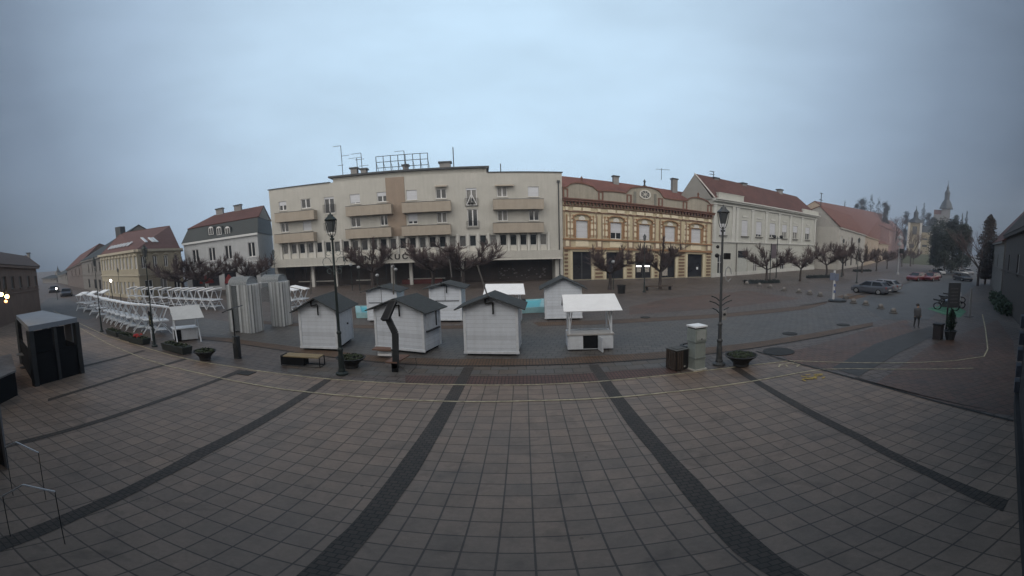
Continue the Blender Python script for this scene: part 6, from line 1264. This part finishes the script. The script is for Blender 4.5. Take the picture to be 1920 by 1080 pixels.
x,y=[(cor[0][i]+cor[1][i])/2 for i in (0,1)]; m.box(x-.07,x+.07,y-.07,y+.07,0,2.5)
m.build_each('post',M_coping,t)
m=MB()
for (a,b) in ((0,1),(1,2),(3,0)):
    A_=Vector((*cor[a],0)); B2=Vector((*cor[b],0)); d=(B2-A_).normalized(); n=Vector((-d.y,d.x,0))*.03; A_=A_+d*.12; B2=B2-d*.12
    m.hexa([A_-n,B2-n,B2+n,A_+n],[v+Vector((0,0,1.45)) for v in (A_-n,B2-n,B2+n,A_+n)]); m.cut()
m.build_each('low_panel',M_dark,t)
m=MB(); A_=Vector((*cor[1],0)); B2=Vector((*cor[2],0))
for f0,f1 in ((.1,.3),(.5,.8)): 
    a=A_.lerp(B2,f0); b=A_.lerp(B2,f1); n=Vector((.04,0,0)); m.hexa([a-n+Vector((0,0,1.46)),b-n+Vector((0,0,1.46)),b+n+Vector((0,0,1.46)),a+n+Vector((0,0,1.46))],[a-n+Vector((0,0,2.4)),b-n+Vector((0,0,2.4)),b+n+Vector((0,0,2.4)),a+n+Vector((0,0,2.4))]); m.cut()
m.build_each('pale_blind',mat('grey_blind',(0.18,0.18,0.19),0.8,0.1,3),t)
m=MB(); A_=Vector((*cor[0],0)); B2=Vector((*cor[1],0))
for f0,f1 in ((.06,.45),(.53,.72)):
    a=A_.lerp(B2,f0); b=A_.lerp(B2,f1); n=Vector((0,.02,0)); m.hexa([a-n+Vector((0,0,1.46)),b-n+Vector((0,0,1.46)),b+n+Vector((0,0,1.46)),a+n+Vector((0,0,1.46))],[a-n+Vector((0,0,2.45)),b-n+Vector((0,0,2.45)),b+n+Vector((0,0,2.45)),a+n+Vector((0,0,2.45))]); m.cut()
m.build_each('dark_pane',M_dark,t)
c0=Vector((sum(p[0] for p in cor)/4,sum(p[1] for p in cor)/4,0)); rnd=random.Random(2)
cw=[fa.w(c0.x+dx,c0.y+dy) for dx,dy in ((-.7,-.6),(.9,-.4),(-.5,.9),(.7,.8))]
for i,p in enumerate(cw):
    lab=['cafe table under the pavilion roof near its front left post','cafe table under the pavilion roof near its front right post','cafe table under the pavilion roof at the back left','cafe table under the pavilion roof at the back right'][i]
    k=thing('cafe_table',lab,'table',p,0,'cafe tables'); m=MB(); m.lathe([(.25,0),(.25,.03),(.03,.05),(.03,.72)],(0,0,0),10); m.build('leg',M_black,k); m=MB(); m.lathe([(.34,.72),(.35,.75),(.34,.76)],(0,0,0),16); m.build('tabletop',mat('grey_tabletop',(0.12,0.12,0.12),0.4,0.1,3),k)
# second dark counter with pale top at the edge, pale upright board, gable frames below it
A=at(-30,735); q5=[at(x,y,1.1)-A for x,y in ((-40,724),(30,694),(21,663),(-40,678))]; t=thing('cafe_counter','dark counter with a worn pale grey top at the far left edge','counter',A)
m=MB(); m.slab([(p.x,p.y,1.1) for p in q5],.07); m.build('top',mat('worn_grey_top',(0.13,0.13,0.135),0.6,0.4,3),t); cq=sum(q5,Vector())/4; r5=[cq+(p-cq)*.94 for p in q5]; m=MB(); m.hexa([(p.x,p.y,0) for p in r5],[(p.x,p.y,1.029) for p in r5]); m.build('body',M_dark,t)
A=at(19,881); t=thing('upright_board','tall pale narrow board standing at the left edge below the counter','board',A,.2); H=zat(13,737,A); m=MB(); m.box(-.16,-.06,-.02,.02,.02,H); m.build('pale_edge',mat('dull_white_edge',(0.2,0.2,0.21),0.7,0.1,3),t); m=MB(); m.box(-.9,-.165,-.015,.015,.02,H); m.build('dark_sheet',mat('blue_black_sheet',(0.02,0.02,0.026),0.6,0.2,3),t)
for lab,(xa,ya),(xm,ym),(xb,yb_),base in (('upper gabled awning frame with thin white top bars, lower left',(10,838),(30,829),(72,849),930),('lower gabled awning frame with thin white top bars, bottom left',(5,930),(43,909),(103,922),1010)):
    A=at(xm,base); z=zat(xm,ym,A); fr=Fr(A,.75); t=thing('awning_frame',lab,'awning frame',A,.75,'gabled awning frames')
    p0=fr.uz(xa,ya); p1=fr.uz(xm,ym); p2=fr.uz(xb,yb_)
    m=MB(); m.tube((p0[0],0,p0[1]),(p1[0],0,p1[1]),.018,n=5); m.cut(); m.tube((p1[0],0,p1[1]),(p2[0],0,p2[1]),.018,n=5); m.build_each('top_bar',mat('dull_white_bar',(0.62,0.62,0.64),0.5,0.1,3),t)
    m=MB(); 
    for p in (p0,p2): m.tube((p[0],0,0),(p[0],0,p[1]),.007,n=5); m.cut()
    m.build_each('leg',M_black,t)
    if 0: m=MB(); m.add([(p0[0],0.02,.05),(p2[0],0.02,.05),(p2[0],0.02,p2[1]-.03),(p1[0],0.02,p1[1]-.03),(p0[0],0.02,p0[1]-.03)],[(0,1,2,3,4)]); m.add([(p0[0],0.035,.05),(p2[0],0.035,.05),(p2[0],0.035,p2[1]-.03),(p1[0],0.035,p1[1]-.03),(p0[0],0.035,p0[1]-.03)],[(4,3,2,1,0)]); m.build('dark_sheet',mat('black_brown_sheet',(0.016,0.015,0.017),0.8,0.3,3),t)
# warm lamps on the brown building, two lit street lights
for i,(x,y,d,st,lab) in enumerate(((2,552,16,9,'warm glowing lamp at the far left edge'),(13,556,16,9,'warm glowing lamp right of the edge one'),(11,565,16.2,4,'small orange glow below the two warm lamps'))):
    p=Pd(x,y,d); t=thing('wall_lamp',lab,'lamp',p,0,'warm cafe lamps'); m=MB(); m.ball((0,0,0),.09 if i<2 else .07,8,6); m.build('bulb',mat('warm_lamp_glow%d'%(i//2),(1,.8,.5),.5,0,1,emit=(1,.7,.3) if i<2 else (1,.35,.12),estr=st),t); m=MB(); m.tube((0,.02,.08),(0,.02,.6),.015,n=5); m.build('cord',M_black,t)
pt=bpy.data.lights.new('cafe_glow','POINT'); pt.energy=14; pt.color=(1,.6,.25); pt.shadow_soft_size=.1; po=bpy.data.objects.new('cafe_glow',pt); COL.objects.link(po); po.location=Pd(8,560,15.7)
for x,y,yb,r,lab in ((212.5,526,572,.12,'brightly lit bulb lamp before the cream corner building'),(108,541,562,.11,'lit lamp at the end of the left street')):
    A=at(x,yb); z=zat(x,y,A); t=thing('lit_street_light',lab,'street lamp',A); m=MB(); m.tube((0,0,0),(0,0,z-.1),.04,n=6); m.build('post',M_green,t); m=MB(); m.ball((0,0,z),r,10,7,1.3); m.build('bulb',mat('white_lamp_glow',(1,1,1),.5,0,1,emit=(1,.97,.9),estr=14),t)
# ---------------------------------------------------------------- right pavement things
A=at(1773,625); t=thing('billboard','dark square billboard on a thin post with stacked grey lines, before the motorbikes','billboard',Vector((A.x,A.y,0)),-.35)
z1=zat(1773,530,A); z0=zat(1773,577,A); m=MB(); m.tube((0,0,0),(0,0,z0),.045,n=8); m.build('post',M_black,t)
m=MB(); m.box(-.03,.04,-.03,.03,z0,z1); m.box(.041,.75,-.02,.02,z0-.0,z1-.0); m.build('panel',mat('charcoal_panel',(0.045,0.05,0.058),0.6,0.2,3),t)
m=MB()
for i in range(5): m.box(.1,.6,-.026,-.021,z0+.3+i*.22,z0+.36+i*.22)
m.build('print_line',mat('grey_print',(0.10,0.10,0.11),0.7,0.5,9),t)
def bike(label,p,rz):
    t=thing('motorbike',label,'motorbike',p,rz,'motorbikes under the board')
    for x in (0,1.35):
        m=MB(); k=16
        for i in range(k): a,b=2*PI*i/k,2*PI*(i+1)/k; m.tube((x+.29*math.cos(a),0,.31+.29*math.sin(a)),(x+.29*math.cos(b),0,.31+.29*math.sin(b)),.05,n=6)
        w_=m.build('wheel',M_tyre,t); m=MB(); m.tube((x,-.05,.31),(x,.05,.31),.1,n=10); m.build('hub',M_rim,w_)
    m=MB(); m.hexa([(.3,-.12,.3),(1.1,-.12,.3),(1.1,.12,.3),(.3,.12,.3)],[(.35,-.1,.75),(.95,-.12,.72),(.95,.12,.72),(.35,.1,.75)]); m.build('engine_block',M_coping,t)
    m=MB(); m.hexa([(.85,-.14,.72),(1.65,-.1,.82),(1.65,.1,.82),(.85,.14,.72)],[(.85,-.12,.84),(1.7,-.08,.95),(1.7,.08,.95),(.85,.12,.84)]); m.build('seat',M_black,t)
    m=MB(); m.ball((.6,0,.86),.2,10,6,.7); m.build('fuel_tank',mat('bluish_fairing_paint',(0.14,0.17,0.22),0.3,0.1,3,coat=.5),t,smooth=True)
    m=MB(); m.tube((0,-.08,.31),(.28,-.08,.98),.03,n=6); m.tube((0,.08,.31),(.28,.08,.98),.03,n=6); m.build('fork',M_rim,t); m=MB(); m.path([(.45,-.36,1.05),(.27,0,1.0),(.45,.36,1.05)],.02,6); m.build('handlebar',M_black,t)
    m=MB(); m.hexa([(.05,-.14,.75),(.3,-.14,.75),(.3,.14,.75),(.05,.14,.75)],[(.12,-.1,1.1),(.26,-.1,1.2),(.26,.1,1.2),(.12,.1,1.1)]); m.build('headlamp_fairing',mat('pale_fairing_paint',(0.32,0.34,0.37),0.3,0.1,3,coat=.5),t)
bike('small motorbike farthest back in the green bay cluster',at(1803,568),2.0); bike('motorbike in the middle of the green bay cluster',at(1796,575),1.8); bike('pale fronted motorbike parked behind the dark billboard',at(1790,583),1.9); bike('second motorbike parked nearer the white pole',at(1802,578),2.1)
A=at(1817,594); t=thing('white_pole','short thick white pole with a dark foot plate at the end of the green bay','pole',A); z=zat(1815,540,A); m=MB(); m.tube((0,0,.03),(-.05,0,z),.09,n=10); m.build('post',mat('dull_white_pole',(0.22,0.23,0.24),0.6,0.15,5),t); m=MB(); m.box(-.3,.25,-.2,.2,0,.03); m.build('foot_plate',M_black,t)
A=at(1781,637); t=thing('potted_cypress','slim dark green cypress in a round pot on the right pavement','potted plant',A); z=zat(1781,580,A); m=MB(); m.lathe([(.2,0),(.3,.5),(.34,.55),(.28,.56),(.26,.5)],(0,0,0),14); m.build('pot',M_coping,t)
m=MB(); m.tube((0,0,.5),(0,0,z*.9),.03,.01,6); m.build('trunk',M_bark,t); m=MB(); rnd=random.Random(9)
for i in range(1500):
    f=rnd.random(); r=.27*math.sin(PI*min(1,f*.85+.15))**.7*rnd.uniform(.3,1); a=rnd.uniform(0,6.28); p=Vector((r*math.cos(a),r*math.sin(a),.6+(z-.6)*f)); d1=Vector((rnd.gauss(0,.5),rnd.gauss(0,.5),1)).normalized(); d2=d1.orthogonal(); m.add([p-d1*.06,p+d2*.025,p+d1*.06,p-d2*.025],[(0,1,2,3)])
m.build('crown',mat('cypress_leaves',(0.02,0.045,0.022),0.9,0.4,4),t)
A=at(1758,636); t=thing('litter_bin','dark upright bin left of the potted cypress on the right pavement','litter bin',A,.2); m=MB(); m.box(-.2,.2,-.2,.2,.02,.85); m.build('body',mat('dark_brown_bin',(0.035,0.03,0.032),0.7,0.2,4),t); m=MB(); m.box(-.23,.23,-.23,.23,.851,.95); m.build('lid',M_black,t)
# small dark bins before the dark shops
for x,y,lab in ((122,577,'dark figure sized post at the kerb of the left street'),): pass
# gable ends: low red kiosk shape before the red plinth behind the huts
for x0,x1,y,h,lab in ((380,402,540,.9,'left red parasol base cloth behind the back stall row'),(425,440,540,.9,'right red cloth behind the stall row near the gate towers')):
    A=at(x0,y+12); B=at(x1,y+12); t=thing('red_cafe_umbrella',lab.replace('base cloth','closed umbrella').replace('cloth','closed umbrella'),'umbrella',A,0,'red closed umbrellas'); z=zat((x0+x1)/2,514,A); zb=zat((x0+x1)/2,530,A); w2=(B-A).length*.5
    m=MB(); m.tube((w2,0,0),(w2,0,z),.03,n=6); m.build('pole',M_kerb,t); m=MB(); m.lathe([(w2,zb),(w2*.75,(z+zb)/2),(.05,z)],(w2,0,0),8); m.build('canopy',mat('red_canopy_cloth',(0.22,0.02,0.018),0.7,0.2,4),t)
